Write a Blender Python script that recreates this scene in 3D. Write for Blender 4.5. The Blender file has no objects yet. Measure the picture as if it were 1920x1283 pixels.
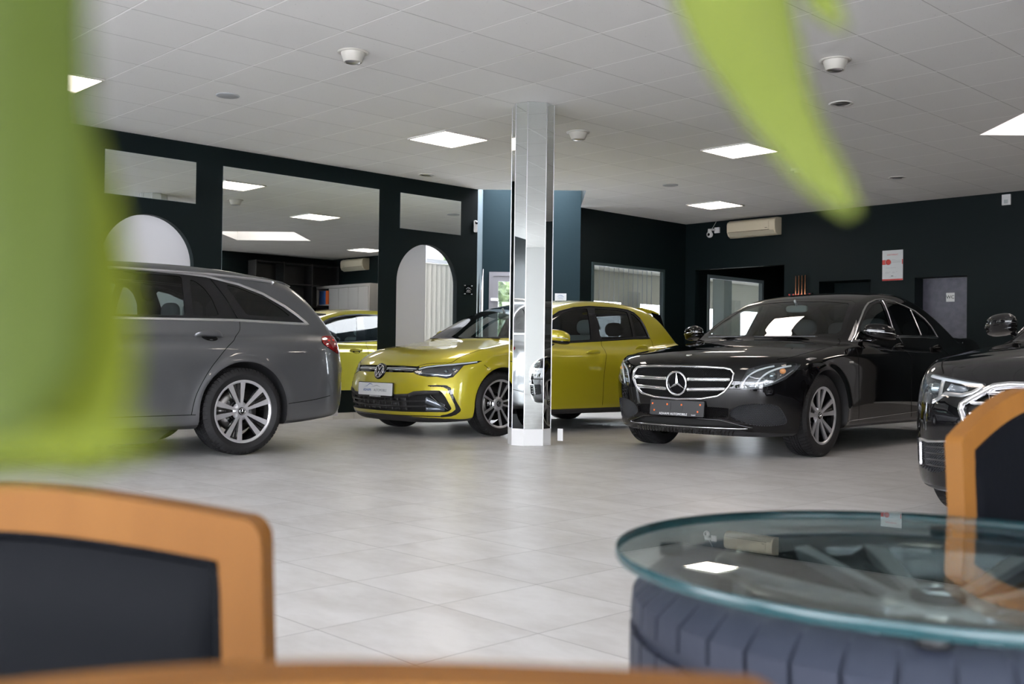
import bpy, bmesh, math, random
import numpy as np
from mathutils import Vector, Matrix
random.seed(7); np.random.seed(7)
PI = math.pi
C = bpy.context.scene.collection
SC = bpy.context.scene
# ---------------------------------------------------------------- camera
CAM_F, CAM_YAW, CAM_PITCH, CAM_ROLL = 1943.98, -0.802875, 0.0134819, 0.0130705
EYE = 0.785                                       # height of the lens over the floor
cy_, sy_ = math.cos(CAM_YAW), math.sin(CAM_YAW); cp_, sp_ = math.cos(CAM_PITCH), math.sin(CAM_PITCH)
FWD = Vector((sy_*cp_, cy_*cp_, sp_)); r0 = Vector((cy_, -sy_, 0)); u0 = r0.cross(FWD)
RGT = r0*math.cos(CAM_ROLL)+u0*math.sin(CAM_ROLL); UPV = -r0*math.sin(CAM_ROLL)+u0*math.cos(CAM_ROLL)
cd = bpy.data.cameras.new('camera'); cam = bpy.data.objects.new('camera', cd); C.objects.link(cam)
cam.matrix_world = Matrix(((RGT.x, UPV.x, -FWD.x, 0), (RGT.y, UPV.y, -FWD.y, 0), (RGT.z, UPV.z, -FWD.z, EYE), (0, 0, 0, 1)))
cd.sensor_width = 36; cd.lens = CAM_F/1920*36; cd.clip_start = .02; cd.clip_end = 200
cd.dof.use_dof = True; cd.dof.focus_distance = 8.8; cd.dof.aperture_fstop = 5.6
SC.camera = cam
# ---------------------------------------------------------------- exposure, world
SC.view_settings.view_transform = 'Standard'; SC.view_settings.look = 'None'
SC.view_settings.exposure = 0.76; SC.view_settings.gamma = 1; SC.view_settings.use_curve_mapping = False
W = bpy.data.worlds.new('world'); SC.world = W; W.use_nodes = True
wn = W.node_tree.nodes; wl = W.node_tree.links; wn.clear()
wo = wn.new('ShaderNodeOutputWorld'); wb = wn.new('ShaderNodeBackground'); wl.new(wb.outputs[0], wo.inputs[0])
wb.inputs[0].default_value = (.92, .93, 1, 1); wb.inputs[1].default_value = 13.0
PANEL_E = 10.

def link(name, data, parent=None):
    o = bpy.data.objects.new(name, data); C.objects.link(o)
    if parent is not None: o.parent = parent
    return o
# ---------------------------------------------------------------- materials (all procedural)
def new_mat(name):
    m = bpy.data.materials.new(name); m.use_nodes = True
    return m, m.node_tree.nodes, m.node_tree.links, m.node_tree.nodes['Principled BSDF']
def pbr(name, col, rough=.5, metal=0., coat=0., spec=.5, emit=None, es=0., crough=.03):
    m, n, l, b = new_mat(name)
    b.inputs['Base Color'].default_value = (*col, 1); b.inputs['Roughness'].default_value = rough
    b.inputs['Metallic'].default_value = metal; b.inputs['Coat Weight'].default_value = coat
    b.inputs['Coat Roughness'].default_value = crough; b.inputs['Specular IOR Level'].default_value = spec
    if emit: b.inputs['Emission Color'].default_value = (*emit, 1); b.inputs['Emission Strength'].default_value = es
    return m
def noise_bump(m, scale=60, strength=.1, dist=.002, detail=3, col=None, col2=None, cs=3., lo=.35, hi=.65, stretch=None):
    n, l = m.node_tree.nodes, m.node_tree.links; b = n['Principled BSDF']
    tc = n.new('ShaderNodeTexCoord'); src = tc.outputs['Object']
    if stretch:
        mp = n.new('ShaderNodeMapping'); l.new(src, mp.inputs[0]); mp.inputs['Scale'].default_value = stretch; src = mp.outputs[0]
    if strength:
        t = n.new('ShaderNodeTexNoise'); t.inputs['Scale'].default_value = scale; t.inputs['Detail'].default_value = detail; l.new(src, t.inputs['Vector'])
        bp = n.new('ShaderNodeBump'); bp.inputs['Strength'].default_value = strength; bp.inputs['Distance'].default_value = dist
        l.new(t.outputs[0], bp.inputs['Height']); l.new(bp.outputs[0], b.inputs['Normal'])
    if col2:
        t2 = n.new('ShaderNodeTexNoise'); t2.inputs['Scale'].default_value = cs; t2.inputs['Detail'].default_value = 4; l.new(src, t2.inputs['Vector'])
        r = n.new('ShaderNodeValToRGB'); l.new(t2.outputs[0], r.inputs[0]); e = r.color_ramp.elements
        e[0].position = lo; e[1].position = hi; e[0].color = (*col, 1); e[1].color = (*col2, 1); l.new(r.outputs[0], b.inputs['Base Color'])
    return m
def paint(name, col, metal=.0, rough=.35, flake=0., spec=.5):
    m = pbr(name, col, rough, metal, 1., spec if metal else 0.)
    n, l = m.node_tree.nodes, m.node_tree.links; b = n['Principled BSDF']
    g = n.new('ShaderNodeNewGeometry'); mx = n.new('ShaderNodeMixShader'); d = n.new('ShaderNodeBsdfDiffuse')
    d.inputs[0].default_value = (.012, .012, .013, 1)                 # unpainted inside of the shell
    l.new(g.outputs['Backfacing'], mx.inputs[0]); l.new(b.outputs[0], mx.inputs[1]); l.new(d.outputs[0], mx.inputs[2])
    l.new(mx.outputs[0], n['Material Output'].inputs[0])
    if flake:
        t = n.new('ShaderNodeTexNoise'); t.inputs['Scale'].default_value = 900; tc = n.new('ShaderNodeTexCoord'); l.new(tc.outputs['Object'], t.inputs['Vector'])
        bp = n.new('ShaderNodeBump'); bp.inputs['Strength'].default_value = flake; bp.inputs['Distance'].default_value = .0004
        l.new(t.outputs[0], bp.inputs['Height']); l.new(bp.outputs[0], b.inputs['Normal'])
        # the coat keeps its own smooth normal
    return m
def glass(name, tint, fres=1.5, gloss=1.):
    m = bpy.data.materials.new(name); m.use_nodes = True; n, l = m.node_tree.nodes, m.node_tree.links; n.clear()
    o = n.new('ShaderNodeOutputMaterial'); tr = n.new('ShaderNodeBsdfTransparent'); gl = n.new('ShaderNodeBsdfGlossy'); f = n.new('ShaderNodeFresnel'); mx = n.new('ShaderNodeMixShader')
    tr.inputs[0].default_value = (*tint, 1); gl.inputs['Roughness'].default_value = 0; g_ = n.new('ShaderNodeNewGeometry'); mi = n.new('ShaderNodeMapRange'); mi.inputs[3].default_value = fres; mi.inputs[4].default_value = 1/fres; l.new(g_.outputs['Backfacing'], mi.inputs[0]); l.new(mi.outputs[0], f.inputs[0]);   # thin sheet: same from both sides
    gl.inputs[0].default_value = (gloss, gloss, gloss, 1)
    l.new(f.outputs[0], mx.inputs[0]); l.new(tr.outputs[0], mx.inputs[1]); l.new(gl.outputs[0], mx.inputs[2]); l.new(mx.outputs[0], o.inputs[0])
    return m
def net_mat(name, sc, col=(.012, .012, .013), hole=(.001, .001, .001), kind='diamond', rough=.35, duty=.35):
    """mesh insert: thin bars round dark openings"""
    m = pbr(name, col, rough); n, l = m.node_tree.nodes, m.node_tree.links; b = n['Principled BSDF']
    tc = n.new('ShaderNodeTexCoord'); sx = n.new('ShaderNodeSeparateXYZ'); l.new(tc.outputs['Object'], sx.inputs[0])
    def mth(op, a, c=None):
        k = n.new('ShaderNodeMath'); k.operation = op
        for i, v in enumerate((a, c)):
            if v is None: continue
            if isinstance(v, (int, float)): k.inputs[i].default_value = v
            else: l.new(v, k.inputs[i])
        return k.outputs[0]
    y, z = mth('MULTIPLY', sx.outputs[1], sc[0]), mth('MULTIPLY', sx.outputs[2], sc[1])
    if kind == 'diamond': a, c = mth('ADD', y, z), mth('SUBTRACT', y, z)
    else: a, c = y, z
    f1 = mth('ABSOLUTE', mth('SUBTRACT', mth('FRACT', a), .5)); f2 = mth('ABSOLUTE', mth('SUBTRACT', mth('FRACT', c), .5))
    mn = mth('MAXIMUM', f1, f2)                       # .5 at the bars, 0 at the centre of an opening
    st = mth('SMOOTH_MIN', mth('MULTIPLY', mth('SUBTRACT', mn, .5-duty), 1/duty*.9), 1.); st = mth('MAXIMUM', st, 0.)
    mix = n.new('ShaderNodeMix'); mix.data_type = 'RGBA'; l.new(st, mix.inputs[0]); mix.inputs[6].default_value = (*hole, 1); mix.inputs[7].default_value = (*col, 1)
    l.new(mix.outputs[2], b.inputs['Base Color'])
    bp = n.new('ShaderNodeBump'); bp.inputs['Distance'].default_value = .006; bp.inputs['Strength'].default_value = 1; l.new(st, bp.inputs['Height']); l.new(bp.outputs[0], b.inputs['Normal'])
    sp = mth('MULTIPLY', st, .5); l.new(sp, b.inputs['Specular IOR Level'])
    return m
M = {}
M['chrome'] = pbr('chrome', (.75, .75, .77), .08, 1)
M['alu'] = pbr('brushed_alu', (.62, .62, .64), .28, 1)
M['rim'] = pbr('machined_rim', (.55, .55, .57), .30, .75)
M['rimblk'] = pbr('gloss_black_rim', (.008, .008, .009), .12, 0, .5)
M['gloss'] = pbr('gloss_black', (.003, .003, .004), .06, 0, .16)
M['plastic'] = noise_bump(pbr('black_plastic', (.018, .018, .019), .5), 400, .15)
M['rubber'] = noise_bump(pbr('rubber', (.010, .010, .011), .6, spec=.3), 250, .2)
M['trim'] = pbr('seal', (.010, .010, .011), .35)
M['gap'] = pbr('gap', (.003, .003, .003), .8, spec=.1)
M['inter'] = noise_bump(pbr('interior', (.022, .022, .024), .7), 200, .2)
M['seat'] = noise_bump(pbr('seat_cloth', (.075, .08, .085), .75), 200, .2)
M['disc'] = pbr('disc', (.30, .29, .28), .35, 1)
M['dark'] = pbr('dark_void', (.004, .004, .004), .8)
M['tint'] = glass('tinted_glass', (.24, .26, .26), 1.5)
M['priv'] = glass('privacy_glass', (.085, .092, .095), 1.5); M['fclear'] = glass('front_door_glass', (.55, .62, .60), 1.5)
M['wsglass'] = glass('windscreen_glass', (.55, .62, .60), 1.5)
M['wag1'] = glass('rear_door_glass', (.60, .68, .66), 1.45); M['wag2'] = glass('far_side_glass', (.80, .92, .90), 1.4)
M['lens'] = glass('lamp_lens', (.93, .95, .96), 1.45)
M['clear'] = glass('clear_glass', (.89, .91, .915), 1.5)
M['white'] = pbr('white_plastic', (.60, .60, .595), .4)
M['drl'] = pbr('light_guide', (.50, .52, .54), .3)
M['netE'] = net_mat('diamond_net', (48, 80)); M['netP'] = net_mat('pocket_net', (62, 88), col=(.10, .105, .115), hole=(.008, .008, .009), rough=.45, duty=.3)
M['mirror'] = pbr('mirror_glass', (.84, .88, .87), .0, 1)

# ---------------------------------------------------------------- shapes
class MB:
    def __init__(s): s.v, s.f, s.sm = [], [], []
    def add(s, V, F, smooth=False):
        o = len(s.v); s.v += [tuple(map(float, p)) for p in V]; s.f += [tuple(i+o for i in f) for f in F]; s.sm += [smooth]*len(F); return s
    def box(s, c, d, rz=0., rx=0., ry=0.):
        R = Matrix.Rotation(rz, 3, 'Z') @ Matrix.Rotation(ry, 3, 'Y') @ Matrix.Rotation(rx, 3, 'X')
        V = [Vector(c)+R @ Vector((x*d[0]/2, y*d[1]/2, z*d[2]/2)) for x in (-1, 1) for y in (-1, 1) for z in (-1, 1)]
        return s.add(V, [(0, 1, 3, 2), (4, 6, 7, 5), (0, 4, 5, 1), (2, 3, 7, 6), (0, 2, 6, 4), (1, 5, 7, 3)])
    def b2(s, a, b):
        return s.box([(a[i]+b[i])/2 for i in range(3)], [abs(b[i]-a[i]) for i in range(3)])
    def lathe(s, prof, n=48, axis='Z', c=(0, 0, 0), a0=0., a1=2*PI, smooth=True):
        full = abs(a1-a0-2*PI) < 1e-6; V, F = [], []; k = len(prof); m = n if full else n+1
        for i in range(m):
            a = a0+(a1-a0)*i/n; ca, sa = math.cos(a), math.sin(a)
            for (r, h) in prof:
                p = (r*ca, r*sa, h) if axis == 'Z' else ((r*ca, h, r*sa) if axis == 'Y' else (h, r*ca, r*sa))
                V.append((p[0]+c[0], p[1]+c[1], p[2]+c[2]))
        for i in range(n):
            j = (i+1) % m
            for q in range(k-1):
                f = (i*k+q, j*k+q, j*k+q+1, i*k+q+1); F.append(f if axis != 'Y' else f[::-1])
        return s.add(V, F, smooth)
    def tube(s, P, r, n=10, closed=False, smooth=True):
        P = [Vector(p) for p in P]; N = len(P); V, F = [], []; up = None
        for i, p in enumerate(P):
            t = ((P[(i+1) % N]-P[i-1]) if closed else (P[min(i+1, N-1)]-P[max(i-1, 0)])).normalized()
            if up is None: up = Vector((0, 0, 1)) if abs(t.z) < .9 else Vector((1, 0, 0))
            a = (up-t*up.dot(t)).normalized(); up = a; b = t.cross(a); rr = r[i] if hasattr(r, '__len__') else r
            for k in range(n):
                q = 2*PI*k/n; V.append(p+a*math.cos(q)*rr+b*math.sin(q)*rr)
        for i in range(N if closed else N-1):
            j = (i+1) % N
            for k in range(n): F.append((i*n+k, i*n+(k+1) % n, j*n+(k+1) % n, j*n+k))
        if not closed: F += [tuple(range(n))[::-1], tuple((N-1)*n+k for k in range(n))]
        return s.add(V, F, smooth)
    def sweep(s, P, Nn, prof, closed=False, smooth=True, cap=True):
        """prof: (across, out) pairs; P points, Nn outward normals"""
        P, Nn = np.asarray(P, float), np.asarray(Nn, float); n = len(P); k = len(prof); V, F = [], []
        T = (np.roll(P, -1, 0)-np.roll(P, 1, 0)) if closed else np.gradient(P, axis=0)
        T /= np.maximum(np.linalg.norm(T, axis=1, keepdims=True), 1e-9)
        S = np.cross(Nn, T); S /= np.maximum(np.linalg.norm(S, axis=1, keepdims=True), 1e-9)
        for i in range(n):
            for (u, h) in prof: V.append(P[i]+S[i]*u+Nn[i]*h)
        for i in range(n if closed else n-1):
            j = (i+1) % n
            for q in range(k-1): F.append((i*k+q, i*k+q+1, j*k+q+1, j*k+q))
        if cap and not closed and k > 2: F += [tuple(range(k)), tuple((n-1)*k+q for q in range(k))[::-1]]
        return s.add(V, F, smooth)
    def prism(s, poly, z0, z1, fn=None, smooth=False):
        """poly in (a, b), extruded z0..z1; fn maps (a, b, z) to a point"""
        fn = fn or (lambda a, b, z: (a, b, z)); n = len(poly)
        V = [fn(a, b, z0) for a, b in poly]+[fn(a, b, z1) for a, b in poly]
        F = [tuple(range(n))[::-1], tuple(range(n, 2*n))]+[(i, (i+1) % n, n+(i+1) % n, n+i) for i in range(n)]
        return s.add(V, F, smooth)
    def ell(s, c, r, e=1., n=24, m=16, fn=None):
        V, F = [], []
        sg = lambda v, p: math.copysign(abs(v)**p, v)
        for i in range(m+1):
            t = -PI/2+PI*i/m
            for k in range(n):
                a = 2*PI*k/n; p = (sg(math.cos(t), e)*sg(math.cos(a), e), sg(math.cos(t), e)*sg(math.sin(a), e), sg(math.sin(t), e))
                q = (c[0]+r[0]*p[0], c[1]+r[1]*p[1], c[2]+r[2]*p[2]); V.append(fn(*q) if fn else q)
        for i in range(m):
            for k in range(n): F.append((i*n+k, i*n+(k+1) % n, (i+1)*n+(k+1) % n, (i+1)*n+k))
        return s.add(V, F, True)
    def build(s, name, mat, parent=None, bev=0., loc=None, rot=None, seg=2, fix=False, sharp=0.):
        me = bpy.data.meshes.new(name); me.from_pydata(s.v, [], s.f); me.materials.append(mat)
        me.polygons.foreach_set('use_smooth', s.sm)
        if fix or bev:
            bm = bmesh.new(); bm.from_mesh(me)
            if fix: bmesh.ops.remove_doubles(bm, verts=bm.verts, dist=1e-5); bmesh.ops.recalc_face_normals(bm, faces=bm.faces)
            bm.to_mesh(me); bm.free()
        if sharp: me.set_sharp_from_angle(angle=sharp)
        me.update(); o = link(name, me, parent)
        if bev:
            b = o.modifiers.new('bevel', 'BEVEL'); b.width = bev; b.segments = seg; b.limit_method = 'ANGLE'; b.angle_limit = .6; b.harden_normals = False
            for p in me.polygons: p.use_smooth = True
            w = o.modifiers.new('wn', 'WEIGHTED_NORMAL'); w.keep_sharp = False
        if loc is not None: o.location = loc
        if rot is not None: o.rotation_euler = rot
        return o
def tag(o, label, cat, group=None, kind=None):
    if label: o['label'] = label
    if cat: o['category'] = cat
    if group: o['group'] = group
    if kind: o['kind'] = kind
    return o
def root(name, loc, rz, label, cat, group=None):
    o = link(name, None); o.location = loc; o.rotation_euler = (0, 0, rz); o.empty_display_size = .1
    return tag(o, label, cat, group)
def struct(o): o['kind'] = 'structure'; return o
def copy_tree(o, parent=None, loc=None, rot=None):
    c = o.copy(); C.objects.link(c); c.parent = parent
    if loc is not None: c.location = loc
    if rot is not None: c.rotation_euler = rot
    for ch in list(o.children): copy_tree(ch, c)
    return c
def text(name, body, size, mat, parent, loc, rot, ext=.0006, sx=1., align='CENTER', spacing=1.):
    cu = bpy.data.curves.new(name, 'FONT'); cu.body = body; cu.size = size; cu.align_x = align; cu.align_y = 'CENTER'; cu.extrude = ext
    cu.space_character = spacing; cu.materials.append(mat); cu.resolution_u = 4
    tmp = bpy.data.objects.new(name, cu); C.objects.link(tmp); dg = bpy.context.evaluated_depsgraph_get()
    me = bpy.data.meshes.new_from_object(tmp.evaluated_get(dg)); bpy.data.objects.remove(tmp); me.name = name
    o = link(name, me, parent); o.location = loc; o.rotation_euler = rot; o.scale = (sx, 1, 1); return o
# ---------------------------------------------------------------- the room
from mathutils.geometry import delaunay_2d_cdt
CE, TL = 3.023, .625                                    # ceiling height, ceiling tile
GX, GY = -6.6037, 2.8733                                # a ceiling grid node
XW, YB, YF, XE = -10.37, 14.1, -5.0, 5.0
GREEN = (.0022, .0066, .0074)
def wall_mat(name, col, rough=.55, bump=.25):
    m = noise_bump(pbr(name, col, rough, spec=.16), 22, bump, .004, 6)
    return m
M['green'] = wall_mat('dark_green_plaster', GREEN)
M['wwhite'] = wall_mat('white_wall', (.62, .62, .61), .7, .1)
def floor_material():
    m, n, l, b = new_mat('floor_tiles')
    g = n.new('ShaderNodeNewGeometry'); sx = n.new('ShaderNodeSeparateXYZ'); l.new(g.outputs['Position'], sx.inputs[0])
    def mth(op, a, c=None):
        k = n.new('ShaderNodeMath'); k.operation = op
        for i, v in enumerate((a, c)):
            if v is None: continue
            if isinstance(v, (int, float)): k.inputs[i].default_value = v
            else: l.new(v, k.inputs[i])
        return k.outputs[0]
    T = .4447
    u = mth('DIVIDE', mth('SUBTRACT', sx.outputs[0], -2.0600), T); v = mth('DIVIDE', mth('SUBTRACT', sx.outputs[1], 1.6630), T*.9985)
    du = mth('SUBTRACT', .5, mth('ABSOLUTE', mth('SUBTRACT', mth('FRACT', u), .5)))
    dv = mth('SUBTRACT', .5, mth('ABSOLUTE', mth('SUBTRACT', mth('FRACT', v), .5)))
    d = mth('MULTIPLY', mth('MINIMUM', du, dv), T)
    grout = mth('LESS_THAN', d, .0014); edge = mth('MINIMUM', mth('DIVIDE', d, .004), 1.)
    cb = n.new('ShaderNodeCombineXYZ'); l.new(mth('FLOOR', u), cb.inputs[0]); l.new(mth('FLOOR', v), cb.inputs[1])
    wn_ = n.new('ShaderNodeTexWhiteNoise'); l.new(cb.outputs[0], wn_.inputs[0])
    mp = n.new('ShaderNodeMapping'); l.new(g.outputs['Position'], mp.inputs[0]); mp.inputs['Rotation'].default_value = (0, 0, .803); mp.inputs['Scale'].default_value = (1.6, 3.2, 1)
    sep = n.new('ShaderNodeVectorMath'); sep.operation = 'ADD'; l.new(mp.outputs[0], sep.inputs[0]); l.new(wn_.outputs['Color'], sep.inputs[1])
    t = n.new('ShaderNodeTexNoise'); t.inputs['Scale'].default_value = 1.6; t.inputs['Detail'].default_value = 6; t.inputs['Roughness'].default_value = .62; l.new(sep.outputs[0], t.inputs['Vector'])
    r = n.new('ShaderNodeValToRGB'); l.new(t.outputs[0], r.inputs[0]); e = r.color_ramp.elements
    e[0].position = .34; e[1].position = .60; e[0].color = (.425, .415, .405, 1); e[1].color = (.525, .52, .515, 1)
    m1 = n.new('ShaderNodeMix'); m1.data_type = 'RGBA'; m1.blend_type = 'MULTIPLY'; m1.inputs[0].default_value = 1
    mr = n.new('ShaderNodeMapRange'); l.new(wn_.outputs['Value'], mr.inputs[0]); mr.inputs[3].default_value = .95; mr.inputs[4].default_value = 1.03
    l.new(r.outputs[0], m1.inputs[6]); l.new(mr.outputs[0], m1.inputs[7])
    m2 = n.new('ShaderNodeMix'); m2.data_type = 'RGBA'; l.new(grout, m2.inputs[0]); l.new(m1.outputs[2], m2.inputs[6]); m2.inputs[7].default_value = (.09, .085, .09, 1)
    l.new(m2.outputs[2], b.inputs['Base Color'])
    t2 = n.new('ShaderNodeTexNoise'); t2.inputs['Scale'].default_value = 9; t2.inputs['Detail'].default_value = 5; l.new(mp.outputs[0], t2.inputs['Vector'])
    mr2 = n.new('ShaderNodeMapRange'); l.new(t2.outputs[0], mr2.inputs[0]); mr2.inputs[1].default_value = .3; mr2.inputs[2].default_value = .7; mr2.inputs[3].default_value = .28; mr2.inputs[4].default_value = .36
    l.new(mr2.outputs[0], b.inputs['Roughness'])
    bp = n.new('ShaderNodeBump'); bp.inputs['Distance'].default_value = .0010; bp.inputs['Strength'].default_value = .4
    l.new(edge, bp.inputs['Height']); l.new(bp.outputs[0], b.inputs['Normal'])
    return m
def ceiling_material():
    m, n, l, b = new_mat('ceiling_tiles'); b.inputs['Roughness'].default_value = .85; b.inputs['Specular IOR Level'].default_value = .2
    g = n.new('ShaderNodeNewGeometry'); sx = n.new('ShaderNodeSeparateXYZ'); l.new(g.outputs['Position'], sx.inputs[0])
    def mth(op, a, c=None):
        k = n.new('ShaderNodeMath'); k.operation = op
        for i, v in enumerate((a, c)):
            if v is None: continue
            if isinstance(v, (int, float)): k.inputs[i].default_value = v
            else: l.new(v, k.inputs[i])
        return k.outputs[0]
    u = mth('DIVIDE', mth('SUBTRACT', sx.outputs[0], GX), TL); v = mth('DIVIDE', mth('SUBTRACT', sx.outputs[1], GY), TL)
    du = mth('MULTIPLY', mth('SUBTRACT', .5, mth('ABSOLUTE', mth('SUBTRACT', mth('FRACT', u), .5))), TL)
    dv = mth('MULTIPLY', mth('SUBTRACT', .5, mth('ABSOLUTE', mth('SUBTRACT', mth('FRACT', v), .5))), TL)
    lu = mth('LESS_THAN', du, .0035); lv = mth('LESS_THAN', dv, .0048)
    t = n.new('ShaderNodeTexNoise'); t.inputs['Scale'].default_value = 75; t.inputs['Detail'].default_value = 2; l.new(g.outputs['Position'], t.inputs['Vector'])
    pit = mth('LESS_THAN', t.outputs[0], .265)
    cb = n.new('ShaderNodeCombineXYZ'); l.new(mth('FLOOR', u), cb.inputs[0]); l.new(mth('FLOOR', v), cb.inputs[1])
    wn_ = n.new('ShaderNodeTexWhiteNoise'); l.new(cb.outputs[0], wn_.inputs[0])
    mr = n.new('ShaderNodeMapRange'); l.new(wn_.outputs['Value'], mr.inputs[0]); mr.inputs[3].default_value = .965; mr.inputs[4].default_value = 1.0
    m0 = n.new('ShaderNodeMix'); m0.data_type = 'RGBA'; l.new(pit, m0.inputs[0]); m0.inputs[6].default_value = (.76, .75, .73, 1); m0.inputs[7].default_value = (.50, .49, .48, 1)
    mm = n.new('ShaderNodeMix'); mm.data_type = 'RGBA'; mm.blend_type = 'MULTIPLY'; mm.inputs[0].default_value = 1; l.new(m0.outputs[2], mm.inputs[6]); l.new(mr.outputs[0], mm.inputs[7])
    m1 = n.new('ShaderNodeMix'); m1.data_type = 'RGBA'; l.new(lu, m1.inputs[0]); l.new(mm.outputs[2], m1.inputs[6]); m1.inputs[7].default_value = (.47, .46, .44, 1)
    m2 = n.new('ShaderNodeMix'); m2.data_type = 'RGBA'; l.new(lv, m2.inputs[0]); l.new(m1.outputs[2], m2.inputs[6]); m2.inputs[7].default_value = (.97, .96, .95, 1)  # grid lines along X painted pale, the light they catch put into the colour
    l.new(m2.outputs[2], b.inputs['Base Color'])
    bp = n.new('ShaderNodeBump'); bp.inputs['Distance'].default_value = .003; bp.inputs['Strength'].default_value = .5
    l.new(mth('MINIMUM', mth('DIVIDE', mth('MINIMUM', du, dv), .012), 1.), bp.inputs['Height']); l.new(bp.outputs[0], b.inputs['Normal'])
    return m
M['floor'] = floor_material(); M['ceil'] = ceiling_material()
def sheet(name, outer, holes, mat, fn, parent=None, thick=None):
    """flat sheet with holes; (a, b) outlines, fn(a, b) -> point"""
    vs, es = [], []
    for lp in [outer]+holes:
        o = len(vs); vs += [Vector(p) for p in lp]; es += [(o+i, o+(i+1) % len(lp)) for i in range(len(lp))]
    r = delaunay_2d_cdt(vs, es, [], 0, 1e-6); F = []
    def pip(x, y, lp):
        c = False
        for (x0, y0), (x1, y1) in zip(lp, lp[1:]+lp[:1]):
            if (y0 > y) != (y1 > y) and x < x0+(y-y0)*(x1-x0)/(y1-y0): c = not c
        return c
    for f in r[2]:
        cx = sum(r[0][i].x for i in f)/len(f); cy = sum(r[0][i].y for i in f)/len(f)
        if pip(cx, cy, outer) and not any(pip(cx, cy, h) for h in holes): F.append(f)
    me = bpy.data.meshes.new(name)
    me.from_pydata([fn(v.x, v.y) for v in r[0]], [], [tuple(f) for f in F]); me.materials.append(mat); me.update()
    return link(name, me, parent)
def sweepwall(name, outline, p0, p1, mat):
    m = MB(); m.prism(outline, p0, p1); return m.build(name, mat)
# floor (also outdoors in front and behind the back wall opening)
m = MB(); m.b2((XW-.01, YF, -.1), (XE, 18.2, 0)); struct(m.build('floor', M['floor']))
m = MB(); m.b2((XW-2.2, 3.2, -.1), (XW-.01, 11.6, 0)); m.add([(-10.38, 11.4, 0), (-10.38, 25, 0), (-15.5, 25, 0), (-15.5, 16.6, 0), (-10.6, 11.4, 0)], [(0, 1, 2, 3, 4)]); struct(m.build('floor', M['floor']))
CD = [(-9.34, 10.37), (-10.37, 9.34), (-10.37, 11.40)]; SK = (-3.11, 10.37); SD = 1.04
diam = [(SK[0]-SD, SK[1]), (SK[0], SK[1]-SD), (SK[0]+SD, SK[1]), (SK[0], SK[1]+SD)]
lights = [(-3, 6), (0, 10), (-4, 15), (-4, 0), (4, 2), (7, 6), (10, 12), (10, -4), (3, -6), (-4, -7), (14, 3), (14, -8), (6, 16)]
def lrect(i, j, e=.0): return [(GX+i*TL+e, GY+j*TL+e), (GX+(i+1)*TL-e, GY+j*TL+e), (GX+(i+1)*TL-e, GY+(j+1)*TL-e), (GX+i*TL+e, GY+(j+1)*TL-e)]
o = sheet('ceiling', [(XW, YF), (XE, YF), (XE, 18.2), (-10.47, 18.2), (-10.47, 11.45), (XW, 11.40), (-9.34, 10.37), (XW, 9.34)], [diam]+[lrect(i, j, .012) for i, j in lights], M['ceil'], lambda a, b: (a, b, CE)); struct(o)
# skylight shafts
def shaft(name, pts, z0, z1, mat, closed=True):
    m = MB(); n = len(pts)
    for i in range(n if closed else n-1):
        a, b = pts[i], pts[(i+1) % n]; m.add([(a[0], a[1], z0), (b[0], b[1], z0), (b[0], b[1], z1), (a[0], a[1], z1)], [(0, 1, 2, 3)])
    return struct(m.build(name, mat))
shaft('trim_1', diam, CE, CE+.55, M['wwhite'])
shaft('trim_2', [(-10.37, 9.34), (-9.34, 10.37), (-10.37, 11.40)], CE, CE+.45, M['green'], False)
M['sky_glass'] = glass('skylight_glass', (.30, .265, .235), 1.3)
def pane(name, pts, z=None, mat=None):
    me = bpy.data.meshes.new(name); me.from_pydata(pts, [], [tuple(range(len(pts)))]); me.materials.append(mat or M['clear']); return struct(link(name, me))
pane('window_8', [(a, b, CE+.55) for a, b in diam], mat=M['sky_glass'])
# west wall with two arched openings
def arch(yc, half=.502, zs=1.706, n=28):
    return [(yc+half, 0.)]+[(yc+half*math.cos(a), zs+half*math.sin(a)) for a in np.linspace(0, PI, n)]+[(yc-half, 0.)]
AR = [4.752, 8.486]
wo_ = [(YF, 0)]
for yc in AR: wo_ += list(reversed(arch(yc)))
wo_ += [(9.34, 0), (9.34, CE), (YF, CE)]
m = MB(); m.prism(wo_, XW-.08, XW, lambda a, b, z: (z, a, b)); struct(m.build('wall_left', M['green'], fix=True))
# bay behind: white flank, green wall with the door opening, both run up past the ceiling
m = MB(); m.add([(-10.45, 9.34, 0), (-10.37, 9.34, 0), (-10.37, 9.34, 3.47), (-10.45, 9.34, 3.47), (-11.4, 10.37, 0), (-11.4, 10.37, 3.47)], [(0, 1, 2, 3), (1, 4, 5, 2)])
M['bayw'] = wall_mat('bay_flank_paint', (.13, .17, .19), .6, .1); M['bay_skytint'] = wall_mat('bay_green_sky_tinted', (.0065, .0185, .024)); struct(m.build('wall_bay', M['bayw']))  # back wall of the bay: same green, with the skylight mixed into its colour
bd = Vector((.7071, .7071, 0)); b0 = Vector((-11.4, 10.37, 0)); BL = 1.4567
def bp_(t, off=0., z=0.): return (b0.x+bd.x*t+off*.7071, b0.y+bd.y*t-off*.7071, z)      # off: towards the room
D0, D1, DZ = .108, 1.036, 2.03
o = sheet('wall_bay_back', [(0, 0), (D0, 0), (D0, DZ), (D1, DZ), (D1, 0), (BL, 0), (BL, 3.47), (0, 3.47)], [], M['bay_skytint'], lambda a, z: bp_(a, 0, z)); struct(o)
# north part of the west wall with its windows
W1 = [(11.74, .55), (13.52, .55), (13.52, 2.225), (11.74, 2.225)]; W2 = [(14.72, .55), (16.45, .55), (16.45, 2.225), (14.72, 2.225)]
o = sheet('wall_left_north', [(11.40, 0), (18.2, 0), (18.2, CE), (11.40, CE)], [W1, W2], M['green'], lambda a, z: (-10.45, a, z)); struct(o)
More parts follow.
